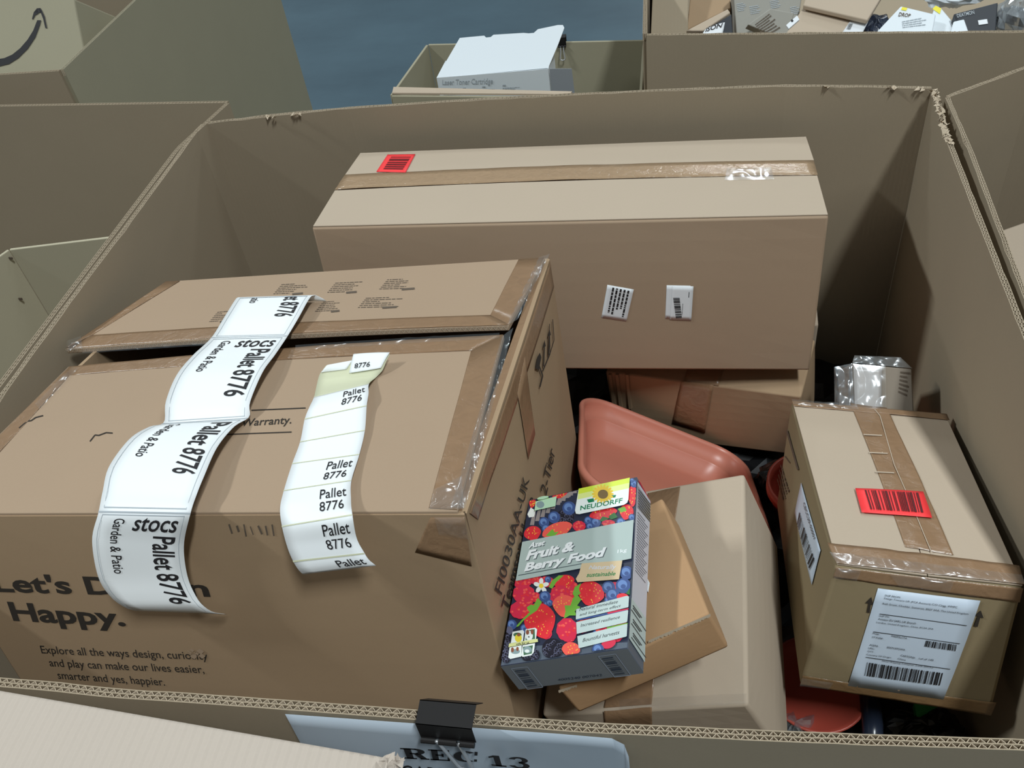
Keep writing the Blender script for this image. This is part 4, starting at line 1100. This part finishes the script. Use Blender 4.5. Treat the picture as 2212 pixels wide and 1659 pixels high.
rows = [((705, 789), (842, 765), 't', .016), ((698, 798), (834, 781), 't', .013), ((690, 810), (826, 800), 't', .008), ((684, 832), (812, 815), 't', .005), ((678, 858), (797, 829), 't', .012), ((668, 880), (796, 850), 't', .014), ((658, 906), (792, 877), 't', .011), ((648, 955), (788, 930), 't', .009),
        ((631, 1002), (776, 982), 't', .008), ((613, 1060), (759, 1038), 't', .010), ((605, 1098), (758, 1078), 't', .012), ((609, 1137), (761, 1112), 'f', .016), ((620, 1180), (770, 1162), 'f', .022), ((632, 1210), (786, 1193), 'f', .026), ((644, 1230), (797, 1210), 'f', .028), ((655, 1241), (812, 1222), 'f', .027)]
S2 = Strip([((on_top if k == 't' else on_front)(*a, h), (on_top if k == 't' else on_front)(*b, h)) for a, b, k, h in rows])
NR2 = len(rows) - 1
t = thing('label_strip', 'narrower strip of small white pallet labels with bare yellow backing at its top end', 'label strip', S2.pt(0.5, 0.6))
bk = frac(S2, 4)
sheet('paper', S2, [(0, bk), (1, bk), (1, 1), (0, 1)], M['paper'], t, off=0.0, nx=6, ny=80)
sheet('backing_paper', S2, [(0, 0), (1, 0), (1, bk), (0, bk)], M['paper_back'], t, off=0.0, nx=6, ny=24)
sheet('torn_label', S2, [(0.02, 0.0), (0.42, 0.0), (0.40, frac(S2, 1.5)), (0.0, frac(S2, 1.6))], M['paper'], t, off=0.0008)
q2 = [S2.inv(*p) for p in ((764, 767), (843, 764), (824, 797), (756, 808))]
sheet('torn_label', S2, q2, M['paper'], t, off=0.0022)
text('lettering', S2, [S2.inv(*p) for p in ((768, 788), (802, 784), (800, 794), (767, 797))], "8776", M['ink'], t, off=0.0030, bold=0.01)
for b0, b1 in ((4, 6), (8, 9), (9, 11), (11, 13)):
    mb = MB()
    for s, y0, y1, x0, x1 in (("Pallet", 0.14, 0.44, 0.56, 0.94), ("8776", 0.54, 0.80, 0.56, 0.90)):
        f0, f1 = frac(S2, b0), frac(S2, b1); y0, y1 = f0 + (f1 - f0) * y0, f0 + (f1 - f0) * y1
        add_text(mb, S2, [(x0, y0), (x1, y0), (x1, y1), (x0, y1)], s, 0.0005, 0.006, 0, 1, 0, 4)
    mb.build('lettering', M['ink'], t)
y0, y1 = frac(S2, 13.5), frac(S2, 14.4)
mb = MB(); add_text(mb, S2, [(0.56, y0), (0.94, y0), (0.94, y1), (0.56, y1)], "Pallet", 0.0005, 0.006, 0, 1, 0, 4); mb.build('lettering', M['ink'], t)
for b in (6, 7, 8, 9, 11, 13.1):
    b0, b1 = frac(S2, b) - 0.002, frac(S2, b) + 0.002; mb = MB()
    for k in range(6):
        ps = [S2.pt(a, c_, 0.0004) for a, c_ in ((k / 6, b0), ((k + 1) / 6, b0), ((k + 1) / 6, b1), (k / 6, b1))]; mb.quad(ps[0], ps[3], ps[2], ps[1])
    mb.build('perforation', M['paper_back'], t)

# ------------------------------------------------------------------ sign on the front of the pallet box and its clip
tops = [(617, 1540), (760, 1549), (905, 1559), (1020, 1566), (1110, 1568), (1210, 1571), (1322, 1577), (1348, 1590), (1357, 1606)]
T = [at_z(u, v, 0.9985) for u, v in tops]
for k, p in enumerate(T): p.y = min(p.y, -0.0150) ; p.z = 0.9985 if k < 6 else 0.9985 - (0, 0.001, 0.010, 0.022)[k - 5]
class Sheet2(Surf):
    def base(s, a, b):
        x = min(max(a, 0), 0.99999) * (len(T) - 1); k = int(x); p = T[k].lerp(T[k + 1], x - k)
        return Vector((p.x + b * 0.004 * (1 if a > .6 else 0), p.y - 0.004 * math.sin(min(max(b, 0), 1) * 3.1) * (0.5 + math.sin(a * 7)) - 0.003 * b, p.z - 0.21 * b))
SG = Sheet2()
class FlatSign(Surf):
    def base(s, a, b): return Vector((-0.0957 + 0.27 * a, -0.0205, 1.0 - 0.2 * b))
FS = FlatSign()
t = thing('paper_sign', 'white paper sign lettered REC 13 clipped to the front of the pallet box', 'sign', (0.03, -0.018, 0.79))
mb = MB(); add_sheet(mb, SG, FULL, 0.0006, 0.0003, 48, 12); mb.build('paper', M['sign'], t, weld=True, smooth=True)
mb = MB()
def slab_letter(ch, q):
    """fat slab-serif letter out of overlapping strokes, unit box, y down"""
    def box(x0, y0, x1, y1): add_shape(mb, FS, [bil(q, *p) for p in ((x0, y0), (x1, y0), (x1, y1), (x0, y1))], 0.004)
    def arc(cx, cy, rx, ry, wx, wy, a0, a1, n=14):
        for k in range(n):
            t0, t1 = math.radians(a0 + (a1 - a0) * k / n), math.radians(a0 + (a1 - a0) * (k + 1) / n)
            P_ = [(cx + rx * math.cos(t0), cy + ry * math.sin(t0)), (cx + rx * math.cos(t1), cy + ry * math.sin(t1)), (cx + (rx - wx) * math.cos(t1), cy + (ry - wy) * math.sin(t1)), (cx + (rx - wx) * math.cos(t0), cy + (ry - wy) * math.sin(t0))]
            add_shape(mb, FS, [bil(q, *p) for p in P_], 0.004)
    if ch == 'R':
        box(0, 0, .6, .12); box(.12, 0, .40, 1); box(0, .88, .52, 1); arc(.55, .27, .36, .27, .27, .13, -95, 95); box(.3, .42, .62, .54)
        add_shape(mb, FS, [bil(q, *p) for p in ((.45, .5), (.72, .48), (.94, .9), (.68, .95))], 0.004); box(.66, .88, 1.02, 1)
    elif ch == 'E':
        box(0, 0, .95, .12); box(.12, 0, .42, 1); box(0, .88, .95, 1); box(.3, .44, .66, .55); box(.84, 0, .95, .32); box(.84, .66, .95, 1); box(.58, .34, .68, .66)
    elif ch == 'C':
        arc(.52, .5, .5, .5, .30, .13, 50, 310); box(.84, .02, .96, .36); box(.84, .7, .96, .92)
    elif ch == '1':
        box(.32, 0, .68, 1); box(.05, .86, .95, 1); add_shape(mb, FS, [bil(q, *p) for p in ((.05, .14), (.34, 0), (.34, .18), (.05, .28))], 0.004)
    elif ch == '3':
        arc(.46, .27, .44, .27, .28, .13, -170, 90); arc(.46, .71, .50, .29, .30, .13, -90, 165)
    return
def between(q, x0, x1): return [bil(q, x0, 0), bil(q, x1, 0), bil(q, x1, 1), bil(q, x0, 1)]
qa = FS.q((866, 1605), (1036, 1613), (1034, 1637), (876, 1628))
for ch, x0, x1 in (('R', 0, .34), ('E', .36, .64), ('C', .67, 1)): slab_letter(ch, between(qa, x0, x1))
qa = FS.q((1053, 1620), (1146, 1626), (1148, 1652), (1062, 1643))
for ch, x0, x1 in (('1', 0, .42), ('3', .48, 1)): slab_letter(ch, between(qa, x0, x1))
mb.build('lettering', M['ink'], t); mb = MB()
add_text(mb, FS, FS.q((868, 1642), (1066, 1656), (1070, 1684), (874, 1670)), "GARDEN &", 0.004, 0.004, 0, 1.05, 0)
mb.build('lettering', M['ink'], t)

zt = 1.016
bx = [at_z(907, 1511, zt), at_z(1029, 1521, zt), at_z(1019, 1576, zt), at_z(897, 1564, zt)]   # spine: back-left, back-right, front-right, front-left
def clip(name, label, bx, jaw_front, jaw_back, zj, handle, group=None):
    c = sum(bx, Vector()) / 4
    t = thing(name, label, 'binder clip', c, group)
    mb = MB(); th = Vector((0, 0, 0.0006))
    bl, br, fr, fl_ = bx
    mb.hexa([fl_ - th, fr - th, br - th, bl - th, fl_, fr, br, bl])
    ax = (fr - fl_).normalized(); w = (fr - fl_).length
    for top0, top1, jw in ((fl_, fr, jaw_front), (bl, br, jaw_back)):
        j0 = Vector((top0.x, 0, zj)); j1 = Vector((top1.x, 0, zj))
        j0.y = jw + (top0.y - (fl_.y if jw == jaw_front else bl.y)); j1.y = jw + (top1.y - (fl_.y if jw == jaw_front else bl.y))
        s = -1 if jw == jaw_front else 1
        off = Vector((0, 0.0007 * -s, 0))
        mb.hexa([j0, j1, j1 + off, j0 + off, top0, top1, top1 + off, top0 + off])
        L = j1 - j0; e = Vector((0, 0.0022 * s, 0.0005))
        if s < 0:
            for a, b in ((0.02, 0.28), (0.34, 0.66), (0.72, 0.98)): mb.tube([j0 + L * a + e, j0 + L * b + e], 0.0026, 10)
            jf0, jL = j0 + e, L
    mb.build('body', M['black'], t)
    mb = MB()
    a, b = jf0 + jL * 0.31, jf0 + jL * 0.69
    d = Vector(handle) ; px = jL.normalized()
    tip = (a + b) / 2 + d
    pts = [a - px * 0.003, a, a + d * 0.35 + px * jL.length * 0.02, tip - px * 0.006 - d * 0.12, tip - px * 0.005, tip + d * 0.06, tip + px * 0.005, tip + px * 0.006 - d * 0.12, b + d * 0.35 - px * jL.length * 0.02, b, b + px * 0.003]
    mb.tube(pts, 0.0015, 8)
    mb.build('handle', M['steel'], t, smooth=True)
    return t
clip('binder_clip', 'large black binder clip holding the paper sign to the front rim', bx, -0.0235, 0.0085, 0.9935, (0.010, -0.004, -0.036))

# ------------------------------------------------------------------ pale carton in the near left foreground
zf = 1.06
A0 = at_z(-60, 1479, zf); A1 = at_z(858, 1638, zf)
d = (A1 - A0).normalized(); nrm = Vector((d.y, -d.x, 0)).normalized()
if nrm.y > 0: nrm = -nrm
A0 = A0 - d * 0.35
B0, B1 = A0 + nrm * 0.45, A1 + nrm * 0.45
FG = Carton({'001': B0, '101': B1, '011': A0, '111': A1, '000': B0 - Vector((0, 0, zf)), '100': B1 - Vector((0, 0, zf)), '010': A0 - Vector((0, 0, zf)), '110': A1 - Vector((0, 0, zf))}, bulge=0.0)
t = thing('pale_carton', 'pale ribbed carton corner in the near foreground at the bottom left', 'carton', FG.centre)
FG.body('body', M['kraft_pale'], t, bevel=0.003)
mb = MB(); r = random.Random(17)
for k in range(40):
    p = A1 + Vector((r.uniform(-0.012, 0.003), r.uniform(-0.02, 0.001), r.uniform(-0.004, 0.003))); s = r.uniform(0.002, 0.006); a = r.uniform(0, 6)
    mb.poly([p + Vector((s * math.cos(a), s * math.sin(a), r.uniform(-.003, .003))), p + Vector((s * math.cos(a + 2), s * math.sin(a + 2), r.uniform(-.003, .004))), p + Vector((s * math.cos(a + 4), s * math.sin(a + 4), r.uniform(-.003, .003)))])
mb.build('crushed_corner', M['kraft_pale'], t)

# ------------------------------------------------------------------ neighbouring pallet boxes
def pbox(label, loc): return thing('pallet_box', label, 'pallet box', loc)
# left neighbour
lp = pbox('empty-looking cardboard pallet box on the far left, touching the side of the middle one', (-1.1, 0.55, 0))
pc = at_z(490, 222, 1.0); pl0 = at_z(0, 230, 1.0)
wall(lp, 'back_panel', [(pc.x, pc.y, 1), (pl0.x, pl0.y, 1), (-1.65, pl0.y + 0.03, 1)], 0.0, seed=5)
wall(lp, 'side_panel', [(-0.577, -0.05, 1), (-0.577, 0.5, 1), (-0.577, 0.9, 1), (pc.x - 0.002, pc.y, 1)], 0.0, seed=6)
wall(lp, 'side_panel', [(-1.65, pl0.y + 0.03, 1), (-1.66, -0.05, 1)], 0.0, seed=6, parts=False)
wall(lp, 'front_panel', [(-1.66, -0.05, 1), (-0.577, -0.05, 1)], 0.0, seed=6, parts=False)
# open carton standing in it
t = thing('open_carton', 'open grey-green carton with raised flaps inside the far left pallet box', 'carton', (-0.8, 0.65, 0))
a = at_z(20, 540, 0.9); b = at_z(252, 517, 0.9); b.x = -0.645; b.y = a.y + 0.035
c0 = at_z(-40, 582, 0.9)
def panel(nm, p, q, z0, th, mat, par, lean=(0, 0)):
    p, q = Vector(p), Vector(q); d_ = (q - p); d_.z = 0; d_.normalize(); n_ = Vector((-d_.y, d_.x, 0)) * th
    l_ = Vector((lean[0], lean[1], 0))
    mb = MB(); lo = lambda v: Vector((v.x, v.y, z0)) + l_
    mb.hexa([lo(p), lo(q), lo(q + n_), lo(p + n_), p, q, q + n_, p + n_])
    return mb.build(nm, mat, par, bevel=0.0012)
panel('back_panel', a, b, 0.0, 0.005, M['kraft_green'], t)
panel('side_panel', c0 + (c0 - a) * 3, a, 0.0, 0.005, M['kraft_green'], t)
mb = MB()
for (u, v) in ((24, 557), (79, 616), (45, 645)):
    p = at_plane(u, v, a, (a - c0).cross(Vector((0, 0, 1))).normalized()); p = p.lerp(CAM_LOC, 0.003); mb.box(p.x - .003, p.x + .003, p.y - .002, p.y, p.z - .002, p.z + .002)
mb.build('staple', M['ink_soft'], t)
# far left, tall box seen from its corner
xc = -0.954; yc = 1.221
fcn = at_z(130, 150, 1.0)
cb = pbox('tall cardboard pallet box at the top left with a smile-marked carton inside', (-1.5, 1.75, 0))
wall(cb, 'side_panel', [(fcn.x, fcn.y, 1), (fcn.x - 0.002, 2.30, 1.0)], 0.0, mat=M['kraft_olive'], seed=7)
wall(cb, 'front_panel', [(-2.0, fcn.y - 0.01, 1), (fcn.x, fcn.y, 1)], 0.0, mat=M['kraft_in'], seed=8)
wall(cb, 'back_panel', [(fcn.x, 2.30, 1), (-2.0, 2.30, 1)], 0.0, seed=9, parts=False)
wall(cb, 'side_panel', [(-2.0, 2.30, 1), (-2.0, fcn.y, 1)], 0.0, seed=9, parts=False)
SMc = prism_px([(-230, -90), (160, -2), (198, 190), (-230, 230)], (-1.0, 1.36, 0.95), (0.06, -0.80, 0.55), 0.16)
t = thing('smile_carton', 'grey carton with a black curved smile arrow inside the tall top left pallet box', 'carton', SMc.centre)
SMc.body('body', M['kraft_olive'], t)
f = SMc.top
mb = MB()
def ZZ(x, y): return (x / 2.962, y / 2.962)
outer = [(-60, 425), (0, 425), (60, 410), (120, 372), (180, 312), (228, 240), (258, 160), (265, 130)]
inner = [(240, 130), (215, 195), (178, 255), (130, 310), (80, 350), (30, 372), (-20, 380), (-60, 382)]
ps = [f.inv(*ZZ(*p)) for p in outer + inner]
for k in range(7):
    n_ = len(ps); add_shape(mb, f, [ps[k], ps[k + 1], ps[n_ - 2 - k], ps[n_ - 1 - k]], 0.0012)
for q in (((207, 120), (218, 80), (240, 62), (248, 88), (228, 98), (212, 128)), ((218, 80), (238, 54), (262, 52), (268, 80), (245, 84)), ((250, 56), (268, 62), (288, 105), (304, 182), (292, 180), (278, 120), (262, 80))):
    add_shape(mb, f, [f.inv(*ZZ(*p)) for p in q], 0.0013)
mb.build('smile_arrow', M['ink'], t)

# low carton behind, with the toner box in it
zl = 0.75
q = [at_z(925, 97, zl), at_z(848, 205, zl), at_z(1240, 208, zl), at_z(1395, 88, zl)]
t = lowc = thing('open_carton', 'low open grey-green carton behind the middle pallet box holding the white toner box', 'carton', (-0.1, 1.66, 0))
right_x = 0.13
bk2 = q[0].lerp(q[3], (right_x - q[0].x) / (q[3].x - q[0].x)); fr2 = q[1].lerp(q[2], (right_x - q[1].x) / (q[2].x - q[1].x))
panel('back_panel', q[0], bk2, 0.0, 0.006, M['kraft_olive'], t)
panel('side_panel', q[1], q[0], 0.0, 0.006, M['kraft_olive'], t)
panel('front_panel', fr2, q[1], 0.0, 0.006, M['kraft_olive'], t)
panel('side_panel', bk2, fr2, 0.0, 0.006, M['kraft_olive'], t)
p0, p1 = at_z(851, 192, zl), at_z(1236, 202, zl); dn = Vector((0, 0, -0.004))
mb = MB(); e1_, e2_ = q[1], q[1].lerp(q[2], 0.98); mb.hexa([e1_ + Vector((0, 0, .001)), e2_ + Vector((0, 0, .001)), p1 + Vector((0, 0, .001)), p0 + Vector((0, 0, .001)), e1_ + Vector((0, 0, .005)), e2_ + Vector((0, 0, .005)), p1 + Vector((0, 0, .005)), p0 + Vector((0, 0, .005))])
mb.build('folded_flap', M['kraft_tan'], t)
mb = MB(); mb.quad(Vector((q[0].x, q[0].y, 0.45)), Vector((q[1].x, q[1].y, 0.45)), Vector((fr2.x, fr2.y, 0.45)), Vector((bk2.x, bk2.y, 0.45))); mb.build('base', M['kraft_olive'], t)

fy = q[1].y + 0.045
TN = {}
fl_, fr_ = at_y(943, 168, fy), at_y(1184, 149, fy)
dep = Vector((0.005, 0.085, 0)); h = 0.16
TNc = Carton({'001': fl_, '101': fr_, '000': fl_ - Vector((0, 0, h)), '100': fr_ - Vector((0, 0, h)), '011': fl_ + dep, '111': fr_ + dep, '010': fl_ + dep - Vector((0, 0, h)), '110': fr_ + dep - Vector((0, 0, h))}, bulge=0)
t = thing('toner_box', 'white toner cartridge box with its lid flipped open at the top centre', 'box', TNc.centre)
TNc.body('body', M['white'], t, faces='front right left back bottom', bevel=0.0, solid=0.0015)
nl = Vector((0, -0.55, 0.83)).normalized()
lid = [(943, 168), (993, 82), (1012, 80), (1046, 77), (1050, 81), (1060, 80), (1066, 75), (1131, 71), (1142, 72), (1153, 71), (1162, 63), (1205, 54), (1216, 54), (1219, 60), (1206, 95), (1184, 147)]
P3 = [at_plane(u, v, fl_, nl) for u, v in lid]
mb = MB(); lo = [p - nl * 0.0012 for p in P3]
mb.poly(list(reversed(P3))); mb.poly(lo)
for k in range(len(P3)):
    j = (k + 1) % len(P3); mb.quad(P3[k], P3[j], lo[j], lo[k])
mb.build('lid', M['white'], t, recalc=True)
e0, e1 = at_y(1187, 148, fy + 0.002), at_y(1235, 148, fy + 0.012)
ef = Face(e0, e1, e1 - Vector((-0.004, 0, 0.1)), e0 - Vector((0, 0, 0.1))); slab('end_flap', ef, FULL, M['white_in'], t, 0, 0.001, 4, 4)
f = TNc.front
text('lettering', f, f.q((956, 172), (1065, 168), (1065, 185), (956, 186)), "Laser Toner Cartridge", M['ink_grey'], t, off=0.001, bold=0.01)
mb = MB()
for k, x in enumerate((958, 1000, 1042, 1086)):
    add_line(mb, f, (x, 194 - k * 3.2), (x + 7, 193.6 - k * 3.2), 3, 0.001); add_fine_print(mb, f, f.q((x, 199 - k * 3.5), (x + 40, 197 - k * 3.5), (x + 40, 204 - k * 3.5), (x, 206 - k * 3.5)), 3, k, 0.001)
mb.build('fine_print', M['rule'], t)
# binder clip on its back edge
k0 = q[0].lerp(q[3], 0.62); k0 = at_y(1214, 92, k0.y)
bw = 0.020
bx = [Vector((k0.x - bw / 2, k0.y + 0.012, zl + 0.014)), Vector((k0.x + bw / 2, k0.y + 0.012, zl + 0.014)), Vector((k0.x + bw / 2, k0.y - 0.007, zl + 0.014)), Vector((k0.x - bw / 2, k0.y - 0.007, zl + 0.014))]
clip('binder_clip', 'small black binder clip on the rim behind the white toner box', bx, k0.y - 0.0035, k0.y + 0.0085, zl - 0.008, (0.0, -0.006, -0.03))

# right back pallet box and its contents
rb = pbox('cardboard pallet box at the top right heaped with small mixed boxes', (0.7, 1.7, 0))
c1 = at_z(1397, 72, 1.0); c2 = at_z(2212, 65, 1.0); dd = (c2 - c1).normalized(); c2 = c1 + dd * 1.05
up_ = Vector((-dd.y, dd.x, 0)); c3, c4 = c2 + up_ * 0.95, c1 + Vector((-0.018, 0.95, 0))
wall(rb, 'front_panel', [c1, c1.lerp(c2, .5), c2], 0.0, seed=10, rough=0.0006)
wall(rb, 'side_panel', [c4, c1], 0.0, seed=11, mat=M['kraft_in'])
wall(rb, 'side_panel', [c2, c3], 0.0, seed=11, parts=False)
wall(rb, 'back_panel', [c3, c4], 0.0, seed=11, parts=False)
def item(name, label, cat, quad, p0, n, thick, mat, bevel=0.002, tex=None):
    c = prism_px(quad, p0, n, thick); t = thing(name, label, cat, c.centre); c.body('body', mat, t, n=2, bevel=bevel); return c, t
zb = 0.93
base = Vector((0.5, 1.45, zb))
item('carton', 'tall buff carton squeezed against the left panel inside the top right pallet box', 'carton', [(1411, -45), (1488, -45), (1486, 84), (1405, 84)], (0.18, 1.42, 0.92), (0, -0.5, 1), 0.12, M['kraft_in'])
item('carton', 'plain brown carton beside the tall buff carton in the top right pallet box', 'carton', [(1494, -40), (1574, -40), (1579, 17), (1484, 64)], (0.25, 1.45, 0.90), (0, -0.3, 1), 0.14, M['kraft_brown'])
c, t = item('thin_carton', 'thin tan carton propped diagonally beside the plain brown carton in the top right pallet box', 'carton', [(1482, 66), (1572, 19), (1578, 27), (1520, 66)], (0.25, 1.42, 0.93), (0, -0.4, 1), 0.03, M['kraft_tan'])
c, t = item('black_carton', 'black-printed carton showing partial white lettering at the near left of the top right heap', 'carton', [(1522, 66), (1580, 30), (1584, 84), (1500, 92)], (0.25, 1.36, 0.93), (0, -0.5, 1), 0.05, M['blackcard'])
f = c.top; sheet('paper_label', f, f.q((1524, 64), (1566, 49), (1560, 76), (1514, 80)), M['label'], t, off=0.001)
text('lettering', f, f.q((1526, 62), (1562, 51), (1558, 61), (1523, 71)), "ISON", M['ink'], t, off=0.002, bold=0.02)
c, t = item('grey_carton', 'large grey-white printed carton standing in the left half of the top right heap', 'carton', [(1583, -30), (1736, -30), (1725, 40), (1592, 82)], (0.4, 1.44, 0.93), (0, -0.75, 0.66), 0.10, M['kraft_grey'])
f = c.top; mb = MB()
for k, (x, y) in enumerate(((1590, 8), (1618, 14), (1706, 15), (1694, 34), (1662, 2))): add_fine_print(mb, f, f.q((x, y), (x + 20, y - 4), (x + 26, y + 14), (x + 4, y + 18)), 5, k, 0.001)
mb.build('fine_print', M['ink_grey'], t)
c, t = item('grey_box', 'smaller grey box leaning on the large grey-white printed carton', 'box', [(1615, 53), (1664, 18), (1716, 28), (1700, 88), (1640, 88)][:4], (0.42, 1.40, 0.95), (0.1, -0.8, 0.6), 0.03, M['kraft_grey'])
f = c.top; mb = MB(); add_fine_print(mb, f, f.q((1630, 52), (1664, 26), (1690, 60), (1650, 80)), 7, 4, 0.001); mb.build('fine_print', M['ink_soft'], t)
c, t = item('flat_carton', 'lower of two flat tan cartons in the top right heap, with white label', 'carton', [(1736, 14), (1872, 44), (1845, 90), (1686, 90)], (0.5, 1.38, 0.935), (0, -0.25, 1), 0.05, M['kraft_tan'])
f = c.top; lb = sheet('address_label', f, f.q((1840, 41), (1875, 48), (1862, 74), (1820, 70)), M['label'], t, off=0.001)
mb = MB(); add_bars(mb, f, f.q((1834, 52), (1842, 53), (1836, 66), (1828, 65)), 8, 3, 0.002); mb.build('barcode', M['ink'], lb)
item('flat_carton', 'upper flat tan carton lying on the other flat tan carton in the top right heap', 'carton', [(1752, -40), (1925, -40), (1874, 43), (1735, 11)], (0.5, 1.42, 0.958), (0, -0.2, 1), 0.009, M['kraft_tan'])
c, t = item('hang_tag', 'small white hang tag poking out beside the flat tan cartons', 'tag', [(1698, 54), (1722, 33), (1727, 42), (1704, 62)], (0.45, 1.32, 0.965), (0, -0.5, 1), 0.004, M['label'], 0.0005)
f = c.top; mb = MB(); add_shape(mb, f, [f.inv(1711 + 3 * math.cos(a), 45 + 3 * math.sin(a)) for a in (0, 1, 2, 3, 4, 5)], 0.0006); mb.build('punched_hole', M['ink'], t)
p = at_z(1915, 42, 0.95); bag('mailing_bag', (p.x - 0.004, p.y + 0.05, 0.905), 0.028, 0.04, 0.026, M['navybag'], 'dark navy plastic mailing bag between tan cartons and white lettered box, top right', 'plastic bag', 14, 0.35, 18)
c, t = item('white_box', 'white box with a small yellow square near its lettering in the top right heap', 'box', [(1946, 13), (2022, 31), (2012, 84), (1885, 78)], (0.6, 1.36, 0.955), (0, -0.45, 1), 0.03, M['white'])
f = c.top; text('lettering', f, f.q((1943, 27), (1968, 31), (1965, 38), (1940, 36)), "DROP", M['ink_soft'], t, off=0.001, bold=0.02)
mb = MB(); add_shape(mb, f, f.q((1949, 16), (1960, 18), (1957, 24), (1946, 22)), 0.001); mb.build('yellow_mark', M['yellow'], t)
mb = MB(); add_fine_print(mb, f, f.q((1948, 46), (2000, 36), (2002, 56), (1950, 62)), 4, 5, 0.001); mb.build('fine_print', M['ink_grey'], t)
c, t = item('white_box', 'white box with one yellow corner behind the white lettered box, top right heap', 'box', [(2020, 12), (2034, 18), (2078, 70), (1996, 84)], (0.62, 1.40, 0.95), (0, -0.45, 1), 0.03, M['white'])
f = c.top; mb = MB(); add_shape(mb, f, f.q((2014, 20), (2021, 13), (2033, 19), (2030, 31)), 0.001); mb.build('yellow_corner', M['yellow'], t)
item('white_carton', 'small plain white carton beside the black lettered box in the top right heap', 'carton', [(2060, 46), (2083, 41), (2096, 78), (2050, 78)], (0.65, 1.30, 0.965), (0, -0.3, 1), 0.02, M['white'])
c, t = item('black_box', 'black box with faint grey lettering near the right edge of the top right heap', 'box', [(2060, 30), (2156, 5), (2150, 84), (2088, 84)], (0.7, 1.36, 0.95), (0, -0.35, 1), 0.05, M['blackcard'])
f = c.top; text('lettering', f, f.q((2066, 32), (2103, 23), (2105, 31), (2068, 39)), "DEATMON", M['ink_grey'], t, off=0.001, bold=0.01)
sheet('small_label', f, f.q((2112, 45), (2132, 42), (2134, 52), (2114, 55)), M['label'], t, off=0.001)
p = at_z(2070, 0, 0.94)
bag('white_bag', (p.x, p.y + 0.03, 0.94), 0.05, 0.03, 0.02, M['white'], 'white plastic bag at the top edge behind the black lettered box', 'plastic bag', 16, 0.4, 14)
p = at_z(2185, 30, 0.95)
bag('clear_bag', (p.x + 0.024, p.y + 0.01, 0.93), 0.040, 0.05, 0.045, M['film_thick'], 'crumpled glossy clear bag at the right edge of the top right heap', 'plastic bag', 18, 0.5, 12)
p = at_z(2190, 34, 0.93); bag('dark_pouch', (p.x + 0.004, p.y + 0.01, 0.918), 0.026, 0.03, 0.02, M['blackcard'], 'dark pouch inside the glossy clear bag at the right edge', 'pouch', 19, 0.3, 14)
# load board carrying the heap
mb = MB(); mb.quad(c1 + Vector((0.02, 0.02, -0.14)), c2 + Vector((-0.02, 0.02, -0.14)), c3 + Vector((-0.02, -0.02, -0.14)), c4 + Vector((0.02, -0.02, -0.14)))
o = mb.build('divider_board', M['kraft_in'], None, (0.7, 1.7, 0.86)); tag(o, 'cardboard layer under the heap of small boxes in the top right pallet box', 'cardboard sheet')

# right neighbour
rp = pbox('cardboard pallet box on the far right, its torn corner meeting the middle one', (1.0, 0.5, 0))
k1 = at_z(2052, 209, 1.0); k2 = at_z(2243, 137, 1.0)
wall(rp, 'back_panel', [(1.45, k2.y + 0.02, 1), (k2.x, k2.y, 1), (k1.x, k1.y, 1)], 0.0, seed=12, rough=0.0008)
wall(rp, 'side_panel', [(k1.x, k1.y, 1), (0.586, 0.80, 1), (0.578, 0.5, 1), (0.578, 0.0, 1)], 0.0, seed=13, rough=0.001, t=0.006)
wall(rp, 'side_panel', [(1.45, -0.02, 1), (1.45, k2.y + 0.02, 1)], 0.0, seed=13, parts=False)
wall(rp, 'front_panel', [(0.578, -0.01, 1), (1.45, -0.02, 1)], 0.0, seed=13, parts=False)
zz = 0.88
a, b = at_z(2126, 510, zz), at_z(2240, 470, zz)
RR = Carton({'011': a, '111': a + (b - a) * 4, '001': a + Vector((0.004, -0.42, 0)), '101': a + (b - a) * 4 + Vector((0.0, -0.42, 0)),
             '010': a - Vector((0, 0, .88)), '110': a + (b - a) * 4 - Vector((0, 0, .88)), '000': a + Vector((0.004, -0.42, -.88)), '100': a + (b - a) * 4 + Vector((0, -0.42, -.88))}, bulge=0)
t = thing('carton', 'pale tan carton showing over the right rim in the far right pallet box', 'carton', RR.centre)
RR.body('body', M['kraft_tan'], t)
p = at_z(2136, 503, 0.875)
mb = MB(); mb.box(p.x - .004, p.x + .012, p.y, p.y + .01, 0.84, 0.878); o = mb.build('red_packet', M['red'], None, (p.x, p.y, 0.84), bevel=0.002); tag(o, 'tiny red packet behind the pale tan carton at the far right', 'packet')
